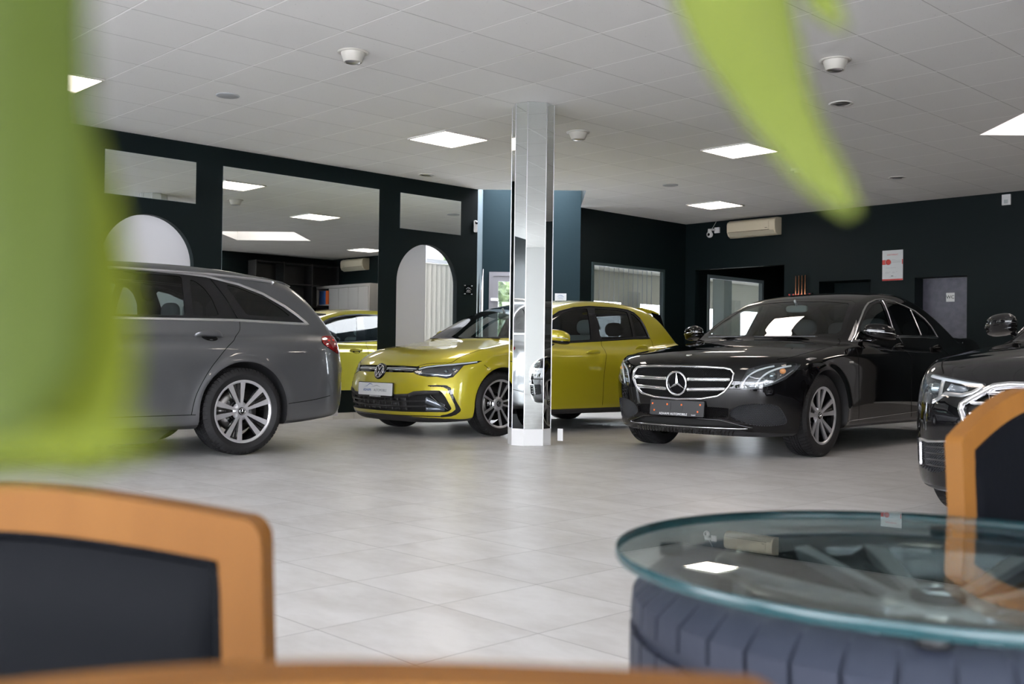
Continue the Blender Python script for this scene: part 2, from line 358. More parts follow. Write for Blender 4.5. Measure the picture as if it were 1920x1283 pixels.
# back wall, with the passage and two recesses
REC, WC = [(-7.985, 0), (-7.163, 0), (-7.163, 1.96), (-7.985, 1.96)], [(-6.515, 0), (-5.79, 0), (-5.79, 1.952), (-6.515, 1.952)]
PASS = [(-10.25, 0), (-8.58, 0), (-8.58, 2.25), (-10.25, 2.25)]
o = sheet('wall_back', [(-10.45, 0), PASS[0], PASS[3], PASS[2], PASS[1], REC[0], REC[3], REC[2], REC[1], WC[0], WC[3], WC[2], WC[1], (XE, 0), (XE, CE), (-10.45, CE)], [], M['green'], lambda a, z: (a, YB, z)); struct(o)
m = MB()
for (x0, x1, z1, dp) in ((-10.25, -8.58, 2.25, .12), (-7.985, -7.163, 1.96, .45), (-6.515, -5.79, 1.952, .28)):
    m.add([(x0, YB, 0), (x0, YB+dp, 0), (x0, YB+dp, z1), (x0, YB, z1)], [(0, 1, 2, 3)]); m.add([(x1, YB, 0), (x1, YB+dp, 0), (x1, YB+dp, z1), (x1, YB, z1)], [(3, 2, 1, 0)])
    m.add([(x0, YB, z1), (x0, YB+dp, z1), (x1, YB+dp, z1), (x1, YB, z1)], [(0, 1, 2, 3)])
m.add([(-7.985, YB+.45, 0), (-7.163, YB+.45, 0), (-7.163, YB+.45, 1.96), (-7.985, YB+.45, 1.96)], [(0, 1, 2, 3)])
struct(m.build('trim_3', M['green']))
m = MB(); m.b2((-8.58, YB+.12, 0), (-8.5, 18.2, CE)); struct(m.build('wall_passage', M['green']))
m = MB(); m.b2((-10.45, 17.6, 0), (-8.5, 17.7, CE)); struct(m.build('wall_passage_end', M['green']))
M['blu'] = wall_mat('pale_blue_wall', (.36, .45, .48), .6, .1)
m = MB(); m.b2((-10.92, 17.52, 0), (-10.46, 17.56, 2.6)); m.b2((-9.05, 17.50, 0), (-8.58, 17.56, 2.9)); struct(m.build('trim_4', M['blu']))
# window frames of the two interior windows
M['frame_dk'] = pbr('dark_window_frame', (.035, .055, .058), .4); M['frame_gr'] = pbr('grey_window_frame', (.16, .20, .21), .4)
def wframe(name, y0, y1, z0, z1, x, t, mat, gl):
    m = MB()
    for (a, b, c, d) in ((y0, y0+t, z0, z1), (y1-t, y1, z0, z1), (y0+t, y1-t, z1-t, z1), (y0+t, y1-t, z0, z0+t)): m.b2((x-.05, a, c), (x+.02, b, d))
    o = struct(m.build(name, mat)); g = MB(); g.add([(x-.02, y0+t, z0+t), (x-.02, y1-t, z0+t), (x-.02, y1-t, z1-t), (x-.02, y0+t, z1-t)], [(0, 1, 2, 3)]); g.build('window_pane', gl, o); return o
wframe('window_1', 11.74, 13.52, .55, 2.225, -10.45, .045, M['frame_dk'], M['clear'])
wframe('window_2', 14.72, 16.45, .55, 2.225, -10.45, .06, M['frame_gr'], M['clear'])
# the office behind those windows: pale walls, tall bright outer windows, a column and curtains
OW = [(17.2, 18.45), (18.9, 20.2), (21.4, 22.6), (23.0, 24.3)]
M['office'] = wall_mat('office_wall', (.62, .63, .58), .7, .05)
o = sheet('wall_office', [(16.5, 0), (25, 0), (25, 2.75), (16.5, 2.75)], [[(a, .3), (b, .3), (b, 2.05), (a, 2.05)] for a, b in OW], M['office'], lambda a, z: (-15.5, a, z)); struct(o)
m = MB(); m.add([(-10.6, 11.45, 0), (-15.5, 16.6, 0), (-15.5, 16.6, 2.75), (-10.6, 11.45, 2.75)], [(0, 1, 2, 3)]); m.b2((-15.5, 25, 0), (-10.45, 25.1, 2.75)); m.b2((-10.5, 18.2, 0), (-10.45, 25, 2.75)); struct(m.build('wall_office_sides', M['office']))
m = MB(); m.add([(-10.6, 11.45, 2.75), (-10.45, 11.45, 2.75), (-10.45, 25, 2.75), (-15.5, 25, 2.75), (-15.5, 16.6, 2.75)], [(0, 1, 2, 3, 4)]); struct(m.build('ceiling_office', M['office']))
M['dim_pane'] = glass('daylight_dimming_glass', (.60, .62, .62), 1.45)
for k_, (a, b) in enumerate(OW): pane('window_%d' % (10+k_), [(-15.5, a, .3), (-15.5, b, .3), (-15.5, b, 2.05), (-15.5, a, 2.05)], mat=M['dim_pane'])  # panes added with a grey tint to dim the daylight coming in
m = MB(); m.b2((-13.55, 19.3, 0), (-13.25, 19.6, 2.75)); M['colm'] = wall_mat('grey_blue_column', (.20, .25, .27), .6, .05); struct(m.build('column_1', M['colm']))
M['warm'] = pbr('warm_lamp', (.9, .8, .6), .5, emit=(1, .72, .42), es=12.)
M['curtain'] = pbr('curtain_cloth', (.55, .58, .55), .8)
for k_, (x_, y_, z_, lab) in enumerate(((-13.2, 15.9, 2.70, 'warm lit ceiling lamp seen through the left office window'), (-12.9, 18.6, 2.70, 'warm lit ceiling lamp seen through the passage window'), (-13.9, 20.6, 2.70, 'second warm ceiling lamp deeper behind the passage window'))):
    t = root('office_lamp', (x_, y_, z_), 0, lab, 'lamp', 'warm ceiling lamps in the office'); m = MB(); m.b2((-.16, -.16, -.03), (.16, .16, .05)); m.build('lamp_housing', M['white'], t); m = MB(); m.b2((-.14, -.14, -.045), (.14, .14, -.031)); m.build('diffuser', M['warm'], t)
for k_, y_ in enumerate((18.68, 21.0, 22.8)):
    m = MB(); P_ = [(-15.3+.035*math.sin(i*1.9), y_-.22+i*.02) for i in range(23)]
    m.add([(a, b, z) for a, b in P_ for z in (.1, 2.3)], [(2*i, 2*i+2, 2*i+3, 2*i+1) for i in range(22)], True); o = m.build('curtain', M['curtain']); tag(o, ('grey curtain between the two bright windows left in the office', 'grey curtain left of the passage window column', 'grey curtain farthest back in the office')[k_], 'curtain', 'grey office curtains')
# white booth behind the arches, open to the daylight above
M['booth'] = wall_mat('booth_wall', (.52, .515, .52), .7, .05)
m = MB(); m.b2((-10.80, 3.0, 0), (-10.75, 8.76, 3.3)); struct(m.build('wall_behind_arches', M['booth']))
m = MB(); m.b2((-12.2, 7.8, 0), (-12.1, 10.2, 3.4)); struct(m.build('wall_booth_end', M['wwhite']))
m = MB(); m.b2((-12.1, 10.42, 0), (-11.5, 10.46, 3.4)); struct(m.build('wall_booth_side', M['wwhite']))
M['sky_filter'] = glass('sky_filter_glass', (.16, .16, .165), 1.3)
pane('window_9', [(-12.2, 7.8, 3.3), (-10.45, 7.8, 3.3), (-10.45, 9.42, 3.3), (-11.4, 10.42, 3.3), (-12.2, 10.42, 3.3)], mat=M['sky_filter'])  # unseen pane added over the booth to cut the sky light on the blinds
# east wall (white), glazed south front, partition with shelves
o = sheet('wall_right', [(YF, 0), (18.2, 0), (18.2, CE), (YF, CE)], [[(-4.6, .12), (-1.7, .12), (-1.7, 2.75), (-4.6, 2.75)], [(-1.5, .12), (1.5, .12), (1.5, 2.75), (-1.5, 2.75)]], M['wwhite'], lambda a, z: (XE, a, z)); struct(o)
for k_, (y0_, y1_) in enumerate(((-4.6, -1.7), (-1.5, 1.5))):
    m = MB(); t_ = .06
    for (a, b, c, d) in ((y0_, y0_+t_, .12, 2.75), (y1_-t_, y1_, .12, 2.75), (y0_+t_, y1_-t_, 2.69, 2.75), (y0_+t_, y1_-t_, .12, .18), ((y0_+y1_)/2-.03, (y0_+y1_)/2+.03, .18, 2.69)): m.b2((XE-.04, a, c), (XE+.04, b, d))
    o = struct(m.build('window_%d' % (4+k_), M['frame_gr'])); g = MB(); g.add([(XE, y0_+t_, .18), (XE, y1_-t_, .18), (XE, y1_-t_, 2.69), (XE, y0_+t_, 2.69)], [(0, 1, 2, 3)]); g.build('window_pane', M['clear'], o)
m = MB(); m.b2((.10, 11.0, 0), (.22, YB, CE)); struct(m.build('wall_partition', M['green']))
m = MB(); m.b2((XW, YF-.12, 2.72), (XE, YF, CE)); m.b2((XW, YF-.12, 0), (XE, YF, .12)); struct(m.build('wall_front', M['wwhite']))
m = MB()
for x in np.arange(XW+.05, XE, 1.54): m.b2((x-.03, YF-.09, .12), (x+.03, YF-.01, 2.72))
m.b2((XW, YF-.085, 2.05), (XE, YF-.015, 2.10)); o = struct(m.build('window_3', M['frame_gr']))
g = MB(); g.add([(XW, YF-.05, .12), (XE, YF-.05, .12), (XE, YF-.05, 2.72), (XW, YF-.05, 2.72)], [(0, 1, 2, 3)]); g.build('window_pane', M['clear'], o)
# ground and hedge outdoors
M['asphalt'] = noise_bump(pbr('paving', (.30, .30, .30), .8), 30, .2, col=(.42, .42, .43), col2=(.52, .515, .51))
m = MB(); m.b2((-40, -40, -.16), (30, YF-.12, -.06)); m.b2((XE+.1, YF-.12, -.16), (30, 40, -.06)); m.b2((-40, YF-.12, -.16), (-12.3, 40, -.08)); struct(m.build('ground', M['asphalt']))
# skirting
M['skirt'] = noise_bump(pbr('skirting_tiles', (.56, .54, .50), .4), 5, 0, col=(.52, .50, .46), col2=(.60, .58, .54))
m = MB()
def skirt(a, b):
    y = a
    while y < b-.01: e = min(b, y+.298); m.b2((XW, y+.001, 0), (XW+.012, e-.001, .078)); y += .3
skirt(YF, AR[0]-.51); skirt(AR[0]+.51, AR[1]-.51); skirt(AR[1]+.51, 9.33)
struct(m.build('baseboard_left', M['skirt']))
m = MB(); m.b2((-8.56, YB-.012, 0), (-8.0, YB, .078)); m.b2((-7.15, YB-.012, 0), (-6.53, YB, .078)); m.b2((-5.78, YB-.012, 0), (.09, YB, .078)); struct(m.build('baseboard_back', M['skirt']))
# ceiling lights
M['panel'] = pbr('led_panel', (.9, .9, .9), .5, emit=(1., .87, .76), es=PANEL_E)
M['lframe'] = pbr('light_frame', (.62, .60, .57), .5)
LL = {(-3, 6): 'square ceiling light panel nearest the mirrored pillar, on its left', (0, 10): 'square ceiling light panel to the right of the pillar, above the black sedan', (-4, 15): 'farthest and smallest square ceiling light panel, near the security camera corner', (-4, 0): 'square ceiling light panel at the far left, beside the blurred leaf'}
for (i, j) in lights:
    x, y = GX+(i+.5)*TL, GY+(j+.5)*TL
    t = root('ceiling_light', (x, y, CE), 0, LL.get((i, j), 'square ceiling light panel over the showroom outside the photographed area'), 'ceiling light', 'square ceiling light panels')
    m = MB(); h = TL/2-.012
    for a, b_ in (((-h, -h), (h, -h+.016)), ((-h, h-.016), (h, h)), ((-h, -h+.016), (-h+.016, h-.016)), ((h-.016, -h+.016), (h, h-.016))): m.b2((*a, -.014), (*b_, .012))
    m.build('light_frame', M['lframe'], t)
    m = MB(); m.b2((-h+.016, -h+.016, -.004), (h-.016, h-.016, .006)); m.build('light_diffuser', M['panel'], t)
# small ceiling fittings
M['cream'] = pbr('cream_enamel', (.50, .48, .43), .4)
for (x, y, lab) in ((-6.349, 4.453, 'white cup-shaped ceiling spotlight at upper left of the pillar'), (-3.886, 7.066, 'white cup-shaped ceiling spotlight at upper right, beside the hanging leaf tip'), (-6.969, 7.607, 'white cup-shaped ceiling spotlight just right of the pillar')):
    t = root('ceiling_spotlight', (x, y, CE), 0, lab, 'spotlight', 'cup-shaped ceiling spotlights')
    m = MB(); m.lathe([(.115, 0), (.115, -.006), (.092, -.008)], 36); m.build('trim_ring', M['cream'], t)
    m = MB(); m.lathe([(.092, .0), (.090, -.012), (.068, -.075), (.064, -.078), (.058, -.072), (.04, -.03), (0, -.03)], 36); m.build('lamp_cup', M['cream'], t)
    m = MB(); m.lathe([(.060, -.070), (.05, -.082), (0, -.086)], 28); m.build('reflector', M['alu'], t)
for (x, y, lab) in ((-10.005, 8.149, 'small round recessed downlight by the left wall, above the small mirror'), (-4.503, 8.295, 'round recessed downlight behind the hanging leaf, below the spotlight'), (-5.83, 12.121, 'round recessed downlight above the certificate wall')):
    t = root('recessed_downlight', (x, y, CE), 0, lab, 'downlight', 'recessed downlights')
    m = MB(); m.lathe([(.105, 0), (.105, -.005), (.082, -.007), (.078, -.001)], 36); m.build('trim_ring', M['lframe'], t)
    m = MB(); m.lathe([(.078, -.001), (.045, -.014), (.04, -.012), (0, -.012)], 28); m.build('reflector', M['alu'], t)
M['grill'] = pbr('grey_grille', (.36, .37, .38), .6)
for (x, y, lab) in ((-8.215, 4.452, 'flat round grey ceiling speaker between the left light and the spotlight'), (-8.218, 10.745, 'flat round grey ceiling speaker right of the pillar near the wall')):
    m = MB(); m.lathe([(.10, 0), (.10, -.006), (.09, -.009), (0, -.009)], 36); o = m.build('ceiling_speaker', M['grill']); o.location = (x, y, CE); tag(o, lab, 'speaker', 'flat ceiling speakers')
m = MB(); m.b2((-.055, -.055, -.03), (.055, .055, 0)); m.lathe([(.04, -.03), (.036, -.05), (0, -.052)], 20)
o = m.build('smoke_detector', M['white']); o.location = (-6.404, 10.788, CE); tag(o, 'small white ceiling sensor seen through the hanging leaf', 'sensor')
# ---------------------------------------------------------------- mirrors on the west wall
def wmirror(y0, y1, z0, z1, lab, nm='wall_mirror'):
    t = root(nm, (XW, (y0+y1)/2, z0), 0, lab, 'mirror', 'frameless wall mirrors'); h = (y1-y0)/2
    m = MB(); m.b2((.001, -h, 0), (.006, h, z1-z0)); m.build('backing', M['frame_gr'], t)
    m = MB(); m.add([(.0065, -h+.002, .002), (.0065, h-.002, .002), (.0065, h-.002, z1-z0-.002), (.0065, -h+.002, z1-z0-.002)], [(0, 1, 2, 3)]); m.build('mirror_glass', M['mirror'], t)
wmirror(5.577, 7.695, .345, 2.826, 'large frameless wall mirror reflecting the yellow car and the back wall')
wmirror(4.272, 5.262, 2.374, 2.822, 'small landscape mirror above the left white arch')
wmirror(8.023, 9.037, 2.376, 2.827, 'small landscape mirror above the right white arch')
wmirror(1.82, 3.945, .345, 2.826, 'large wall mirror hidden behind the big blurred leaf')
# vertical blinds behind the right arch and in the office window
M['blind'] = pbr('blind_fabric', (.42, .40, .34), .8); M['blindw'] = pbr('pale_blind_fabric', (.50, .55, .62), .8)
t = root('vertical_blinds', (-11.45, 9.3, 0), 0, 'cream vertical blinds seen through the right arch', 'blinds')
m = MB()
for k in range(16): m.box((0, -.62+k*.088, 1.06), (.004, .090, 2.06), rz=-.22)
m.build('slats', M['blind'], t); m = MB(); m.b2((-.03, -.7, 2.10), (.03, .78, 2.15)); m.build('head_rail', M['white'], t)
t = root('vertical_blinds', (-10.62, 12.6, 0), 0, 'pale vertical blinds behind the office window by the yellow car', 'blinds')
m = MB()
for k in range(15): m.box((0, -.84+k*.118, 1.40), (.003, .105, 1.66), rz=.75)
m.build('slats', M['blindw'], t); m = MB(); m.b2((-.03, -.9, 2.24), (.03, .9, 2.28)); m.build('head_rail', M['white'], t)
# door in the bay
def on_bay(name, t, z, lab, cat):
    return root(name, bp_(t, 0, z), PI/4, lab, cat)
dr = link('door_1', None); dr.location = bp_((D0+D1)/2, 0, 0); dr.rotation_euler = (0, 0, PI/4); dr['kind'] = 'structure'
dw = (D1-D0)/2; m = MB()
m.b2((-dw, -.03, 0), (-dw+.06, .05, DZ)); m.b2((dw-.06, -.03, 0), (dw, .05, DZ)); m.b2((-dw+.06, -.03, DZ-.06), (dw-.06, .05, DZ)); M['doorgrey'] = pbr('grey_door_frame', (.22, .215, .235), .45)
m.build('door_frame', M['doorgrey'], dr)
m = MB(); a, b_ = -dw+.06, dw-.06
m.b2((a, -.02, .02), (a+.075, .03, DZ-.06)); m.b2((b_-.075, -.02, .02), (b_, .03, DZ-.06)); m.b2((a+.075, -.02, DZ-.14), (b_-.075, .03, DZ-.06)); m.b2((a+.075, -.02, .02), (b_-.075, .03, .14)); m.build('door_leaf', M['doorgrey'], dr)
m = MB(); m.add([(a+.075, 0, .14), (b_-.075, 0, .14), (b_-.075, 0, DZ-.14), (a+.075, 0, DZ-.14)], [(0, 1, 2, 3)]); m.build('door_pane', M['clear'], dr)
m = MB(); m.b2((a-.03, -.045, 1.60), (a+.08, -.03, 1.64)); m.tube([(a+.04, -.02, 1.05), (a+.04, -.07, 1.05), (a+.14, -.07, 1.05)], .009); m.build('door_handle', M['alu'], dr)
# WC door
dr = link('door_2', None); dr.location = (-6.16, YB+.28, 0); dr['kind'] = 'structure'
M['wcdoor'] = noise_bump(pbr('violet_grey_door', (.055, .052, .075), .38), 30, .15, .001, 4, col=(.045, .043, .063), col2=(.07, .066, .095), cs=12)
m = MB(); m.b2((-.40, -.03, 0), (-.36, .05, 1.985)); m.b2((.36, -.03, 0), (.40, .05, 1.985)); m.b2((-.36, -.03, 1.945), (.36, .05, 1.985)); M['fr2'] = pbr('grey_steel_frame', (.10, .10, .12), .3); m.build('door_frame', M['fr2'], dr)
m = MB(); m.b2((-.36, -.015, 0), (.36, .03, 1.945)); m.build('door_leaf', M['wcdoor'], dr)
m = MB(); m.tube([(.28, -.015, 1.04), (.28, -.06, 1.04), (.16, -.06, 1.04)], .009); m.b2((.26, -.02, .98), (.30, -.0151, 1.10)); m.build('door_handle', M['alu'], dr)
t = root('restroom_sign', (-6.125, YB+.265, 1.68), 0, 'square white restroom sign reading WC on the dark door', 'sign')
m = MB(); m.b2((-.058, -.006, -.062), (.058, 0, .062)); m.build('sign_plate', M['white'], t)
text('lettering', 'WC', .066, M['gap'], t, (0, -.0065, 0), (PI/2, 0, 0))
# ---------------------------------------------------------------- mirrored pillar
t = root('mirrored_pillar', (-6.545, 6.548, 0), math.radians(-33), 'octagonal mirror-clad pillar on a white tiled base in the middle', 'pillar')
PH, PC = .174, .088
def oct_(e, k):
    h, c = PH+e, PC+e*.586
    return [(h, -h+c), (h, h-c), (h-c, h), (-h+c, h), (-h, h-c), (-h, -h+c), (-h+c, -h), (h-c, -h)][k % 8]
R8 = 0.
m = MB(); m.prism([oct_(.004, k) for k in range(8)], 0, .148); m.build('tile_base', M['white'], t, bev=.002)
m = MB(); m.prism([oct_(-.006, k) for k in range(8)], .148, CE-.002); m.build('core', M['frame_gr'], t)
for k in range(8):
    a, b_ = Vector(oct_(0, k)), Vector(oct_(0, k+1)); d = (b_-a).normalized()*.0022; a, b_ = a+d, b_-d
    m = MB(); m.add([(a.x, a.y, .150), (b_.x, b_.y, .150), (b_.x, b_.y, CE-.004), (a.x, a.y, CE-.004)], [(0, 1, 2, 3)]); m.build('mirror_panel', M['mirror'], t)
m = MB()
for k in range(8): p = oct_(R8+.0005, k); m.b2((p[0]-.0025, p[1]-.0025, .148), (p[0]+.0025, p[1]+.0025, CE-.003))
m.build('corner_joint', M['alu'], t)
m = MB(); m.b2((0, 0, 0), (.05, .012, .11)); o = m.build('white_tile_piece', M['white'], bev=.002); o.location = (-6.40, 6.76, 0.03); o.rotation_euler = (0, 0, .6); tag(o, 'small white upright piece at the right foot of the pillar', 'tile')
# ---------------------------------------------------------------- car bodies: implicit surface -> mesh -> cut regions
def spl(pts, n=600):
    """dense table of a smooth (finite-difference limited cubic Hermite) curve through pts"""
    p = np.array(pts, float); x, y = p[:, 0], p[:, 1]
    h = np.diff(x); d = np.diff(y)/h
    m = np.zeros(len(x)); m[0], m[-1] = d[0], d[-1]
    for i in range(1, len(x)-1):
        m[i] = (d[i-1]*h[i]+d[i]*h[i-1])/(h[i-1]+h[i])
        if d[i-1]*d[i] <= 0: m[i] *= .35
    xs = np.linspace(x[0], x[-1], n); k = np.clip(np.searchsorted(x, xs)-1, 0, len(x)-2)
    t = (xs-x[k])/h[k]; t2, t3 = t*t, t*t*t
    ys = (2*t3-3*t2+1)*y[k]+(t3-2*t2+t)*h[k]*m[k]+(-2*t3+3*t2)*y[k+1]+(t3-t2)*h[k]*m[k+1]
    for _ in range(6):
        ys[1:-1] = .25*ys[:-2]+.5*ys[1:-1]+.25*ys[2:]
    return xs, ys
def ev(tab, x):
    xs, ys = tab
    e0 = (ys[1]-ys[0])/(xs[1]-xs[0]); e1 = (ys[-1]-ys[-2])/(xs[-1]-xs[-2])
    r = np.interp(x, xs, ys)
    return r + np.minimum(x-xs[0], 0)*e0 + np.maximum(x-xs[-1], 0)*e1
def smax(a, b, k):
    h = np.maximum(k-np.abs(a-b), 0)/k
    return np.maximum(a, b)+h*h*k*.25
def smin(a, b, k): return -smax(-a, -b, k)
def sstep(x, a, b):
    t = np.clip((x-a)/(b-a), 0, 1); return t*t*(3-2*t)

class Car:
    def __init__(self, sp):
        self.sp = sp
        self.t = {k: spl(v) for k, v in sp.items() if isinstance(v, list) and k in
                  ('top', 'roof', 'nose', 'plan', 'sec', 'width', 'tail', 'gw', 'bot', 'tplan', 'gtop')}
    def field(self, s, y, z):
        sp, t = self.sp, self.t
        ya = np.sqrt(y*y+1e-6)
        w = ev(t['width'], s)+ev(t['sec'], z)
        for (ax, R) in ((sp['fa'], sp['ra']), (sp['fa']+sp['wb'], sp['ra'])):     # flared arches
            r = np.sqrt((s-ax)**2+(z-sp['rw'])**2)
            w = w+sp.get('flare', .012)*np.exp(-((r-R-.005)/.045)**2)*sstep(z, .12, .3)
        for f in sp.get('disp', ()): w = w+f(s, z)
        zt = ev(t['top'], s)-sp['crown']*(ya/.9)**2.6
        for f in sp.get('tdisp', ()): zt = zt+f(s, ya)
        d = smax(z-zt, (ya-w)*.97, sp.get('kts', .09))
        nz = ev(t['nose'], z)+ev(t['plan'], ya)
        for f in sp.get('ndisp', ()): nz = nz+f(ya, z)
        d = smax(d, (nz-s)*.9, sp.get('kn', .06))
        dt = (s-(ev(t['tail'], z)-ev(t['tplan'], ya)))*.9
        d = smax(d, dt, .07)
        d = smax(d, ev(t['bot'], s)-z+.03*(ya/.9)**4, .05)
        se = s-sp['wcurv']*ya*ya*(1-sstep(s, 1.9, 2.8))+sp['rcurv']*ya*ya*sstep(s, sp['rs0'], sp['rs0']+.8)
        zr = ev(t['roof'], se)-sp['rcrown']*(ya/.6)**2.2
        wg = ev(t['gw'], z)-sp['gtaper']*np.maximum(0, s-sp['gts'])**2-sp.get('gtf', .06)*np.maximum(0, 2.2-s)**2
        g = smax((z-zr)*.9, (ya-wg)*.93, sp['kg'])
        g = smax(g, .62-z, .05)
        g = smax(g, dt, .05)
        return smin(d, g, sp.get('kb', .035))
    def grad(self, P, e=.0015):
        s, y, z = P.T
        g = np.stack([self.field(s+e, y, z)-self.field(s-e, y, z), self.field(s, y+e, z)-self.field(s, y-e, z),
                      self.field(s, y, z+e)-self.field(s, y, z-e)], -1)/(2*e)
        return g
    def normal(self, P):
        g = self.grad(P); return g/np.maximum(np.linalg.norm(g, axis=1, keepdims=True), 1e-9)
    def project(self, P, n=3):
        for _ in range(n):
            g = self.grad(P); f = self.field(*P.T)
            st = f/np.maximum((g*g).sum(1), .05); st = np.clip(st, -.02, .02)
            P = P-g*st[:, None]
        return P
    def trace(self, O, D, tmax=6., n=500):
        """first hit of rays O + t D (arrays, local coordinates)"""
        O = np.atleast_2d(O).astype(float); D = np.atleast_2d(D).astype(float)
        D = D/np.linalg.norm(D, axis=1, keepdims=True); O = np.broadcast_to(O, D.shape).copy()
        t = np.zeros(len(D)); hit = np.zeros(len(D), bool)
        for _ in range(n):
            f = self.field(*(O+D*t[:, None]).T)
            hit |= f < .0004
            t = np.where(hit, t, t+np.clip(f*.6, .0004, .2))
            if hit.all() or (t > tmax).all(): break
        return O+D*t[:, None], hit & (t < tmax)
    def side(self, s, z, sg=1):
        """points on the flank for side-view coordinates; sg=+1 the car's right (+Y), -1 its left"""
        s, z = np.atleast_1d(s).astype(float), np.atleast_1d(z).astype(float)
        P, h = self.trace(np.stack([s, np.full(len(s), sg*1.3), z], 1), np.stack([0*s, 0*s-sg, 0*s], 1)); return P
    def front(self, y, z):
        y, z = np.atleast_1d(y).astype(float), np.atleast_1d(z).astype(float)
        P, h = self.trace(np.stack([0*y-.5, y, z], 1), np.stack([0*y+1, 0*y, 0*y], 1)); return P
    def over(self, s, y):
        s, y = np.atleast_1d(s).astype(float), np.atleast_1d(y).astype(float)
        P, h = self.trace(np.stack([s, y, 0*s+2.2], 1), np.stack([0*s, 0*s, 0*s-1], 1)); return P
    def mesh(self, fs=.014, fine_to=.5, cs=.024, dy=.019, dz=.017):
        sp = self.sp; L = sp['L']
        def axis(segs):
            a = []
            for (a0, a1, h) in segs: a += list(np.linspace(a0, a1, max(2, int(round((a1-a0)/h))+1))[:-1])
            return np.array(a+[segs[-1][1]])
        S = axis([(-.05, fine_to, fs), (fine_to, L+.06, cs)]); Y = axis([(-1.01, 1.01, dy)]); Z = axis([(.06, 1.56, dz)])
        F = np.empty((len(S), len(Y), len(Z)), np.float32)
        hy = len(Y)//2+1
        A, B = np.meshgrid(Y[:hy], Z, indexing='ij')
        for i in range(0, len(S), 24):
            ss = S[i:i+24][:, None, None]
            F[i:i+24, :hy] = self.field(ss+0*A[None], A[None]+0*ss, B[None]+0*ss)
        F[:, hy:] = F[:, :len(Y)-hy][:, ::-1]
        ins = F < 0
        c = np.zeros(tuple(n-1 for n in F.shape), np.int8)
        for a in (0, 1):
            for b in (0, 1):
                for d in (0, 1): c += ins[a:a+len(S)-1, b:b+len(Y)-1, d:d+len(Z)-1]
        act = (c > 0) & (c < 8); idx = -np.ones(c.shape, np.int64); ii = np.argwhere(act); idx[act] = np.arange(len(ii))
        acc = np.zeros((len(ii), 3)); cnt = np.zeros(len(ii)); ax = (S, Y, Z)
        quads = []
        for d in range(3):
            sl0 = [slice(None)]*3; sl1 = [slice(None)]*3; sl0[d] = slice(0, -1); sl1[d] = slice(1, None)
            f0, f1 = F[tuple(sl0)], F[tuple(sl1)]
            cr = np.argwhere((f0 < 0) != (f1 < 0))
            a0 = f0[tuple(cr.T)].astype(float); a1 = f1[tuple(cr.T)].astype(float); tt = a0/(a0-a1)
            pos = np.stack([ax[k][cr[:, k]] for k in range(3)], 1)
            pos[:, d] = ax[d][cr[:, d]]*(1-tt)+ax[d][cr[:, d]+1]*tt
            u, v = (d+1) % 3, (d+2) % 3
            cells = []
            for (ou, ov) in ((0, 0), (-1, 0), (-1, -1), (0, -1)):
                q = cr.copy(); q[:, u] += ou; q[:, v] += ov; cells.append(q)
            ok = np.ones(len(cr), bool)
            for q in cells:
                for k in range(3): ok &= (q[:, k] >= 0) & (q[:, k] < c.shape[k])
            cs_ = [idx[tuple(q[ok].T)] for q in cells]
            for q in cs_: np.add.at(acc, q, pos[ok]); np.add.at(cnt, q, 1)
            qd = np.stack(cs_, 1); flip = a0[ok] > a1[ok]
            qd[flip] = qd[flip][:, ::-1]; quads.append(qd)
        V = acc/cnt[:, None]; Q = np.concatenate(quads)
        return Patchwork(self, self.project(V), [tuple(q) for q in Q.tolist()])

def poly_sd(px, py, poly):
    """signed distance to a closed polygon, negative inside"""
    P = np.array(poly, float); Q = np.roll(P, -1, 0)
    d2 = np.full(px.shape, 1e9); ins = np.zeros(px.shape, bool)
    for (x0, y0), (x1, y1) in zip(P, Q):
        ex, ey = x1-x0, y1-y0; wx, wy = px-x0, py-y0
        t = np.clip((wx*ex+wy*ey)/max(ex*ex+ey*ey, 1e-12), 0, 1)
        d2 = np.minimum(d2, (wx-t*ex)**2+(wy-t*ey)**2)
        cnd = ((y0 > py) != (y1 > py))
        with np.errstate(divide='ignore', invalid='ignore'):
            ins ^= cnd & (px < x0+(py-y0)*(ex/(ey if ey else 1e-12)))
    return np.where(ins, -1, 1)*np.sqrt(d2)

def rnd(poly, r=.012, n=4):
    """round the corners of a closed polygon"""
    P = np.array(poly, float); out = []
    for i in range(len(P)):
        a, b, c = P[i-1], P[i], P[(i+1) % len(P)]
        la, lc = np.linalg.norm(a-b), np.linalg.norm(c-b); k = min(r, la*.45, lc*.45)
        p0, p1 = b+(a-b)/max(la, 1e-9)*k, b+(c-b)/max(lc, 1e-9)*k
        for t in np.linspace(0, 1, n+1): out.append(tuple((1-t)**2*p0+2*t*(1-t)*b+t*t*p1))
    return out

def smooth_closed(pts, n=8):
    P = np.array(pts, float); N = len(P); out = []
    for i in range(N):
        p0, p1, p2, p3 = P[i-1], P[i], P[(i+1) % N], P[(i+2) % N]
        for t in np.arange(n)/n:
            out.append(tuple(.5*((2*p1)+(-p0+p2)*t+(2*p0-5*p1+4*p2-p3)*t*t+(-p0+3*p1-3*p2+p3)*t**3)))
    return out
def smooth_open(pts, n=8):
    P = np.array(pts, float); P = np.vstack([2*P[0]-P[1], P, 2*P[-1]-P[-2]]); out = []
    for i in range(1, len(P)-2):
        p0, p1, p2, p3 = P[i-1], P[i], P[i+1], P[i+2]
        for t in np.arange(n)/n:
            out.append(tuple(.5*((2*p1)+(-p0+p2)*t+(2*p0-5*p1+4*p2-p3)*t*t+(-p0+3*p1-3*p2+p3)*t**3)))
    return out+[tuple(P[-2])]

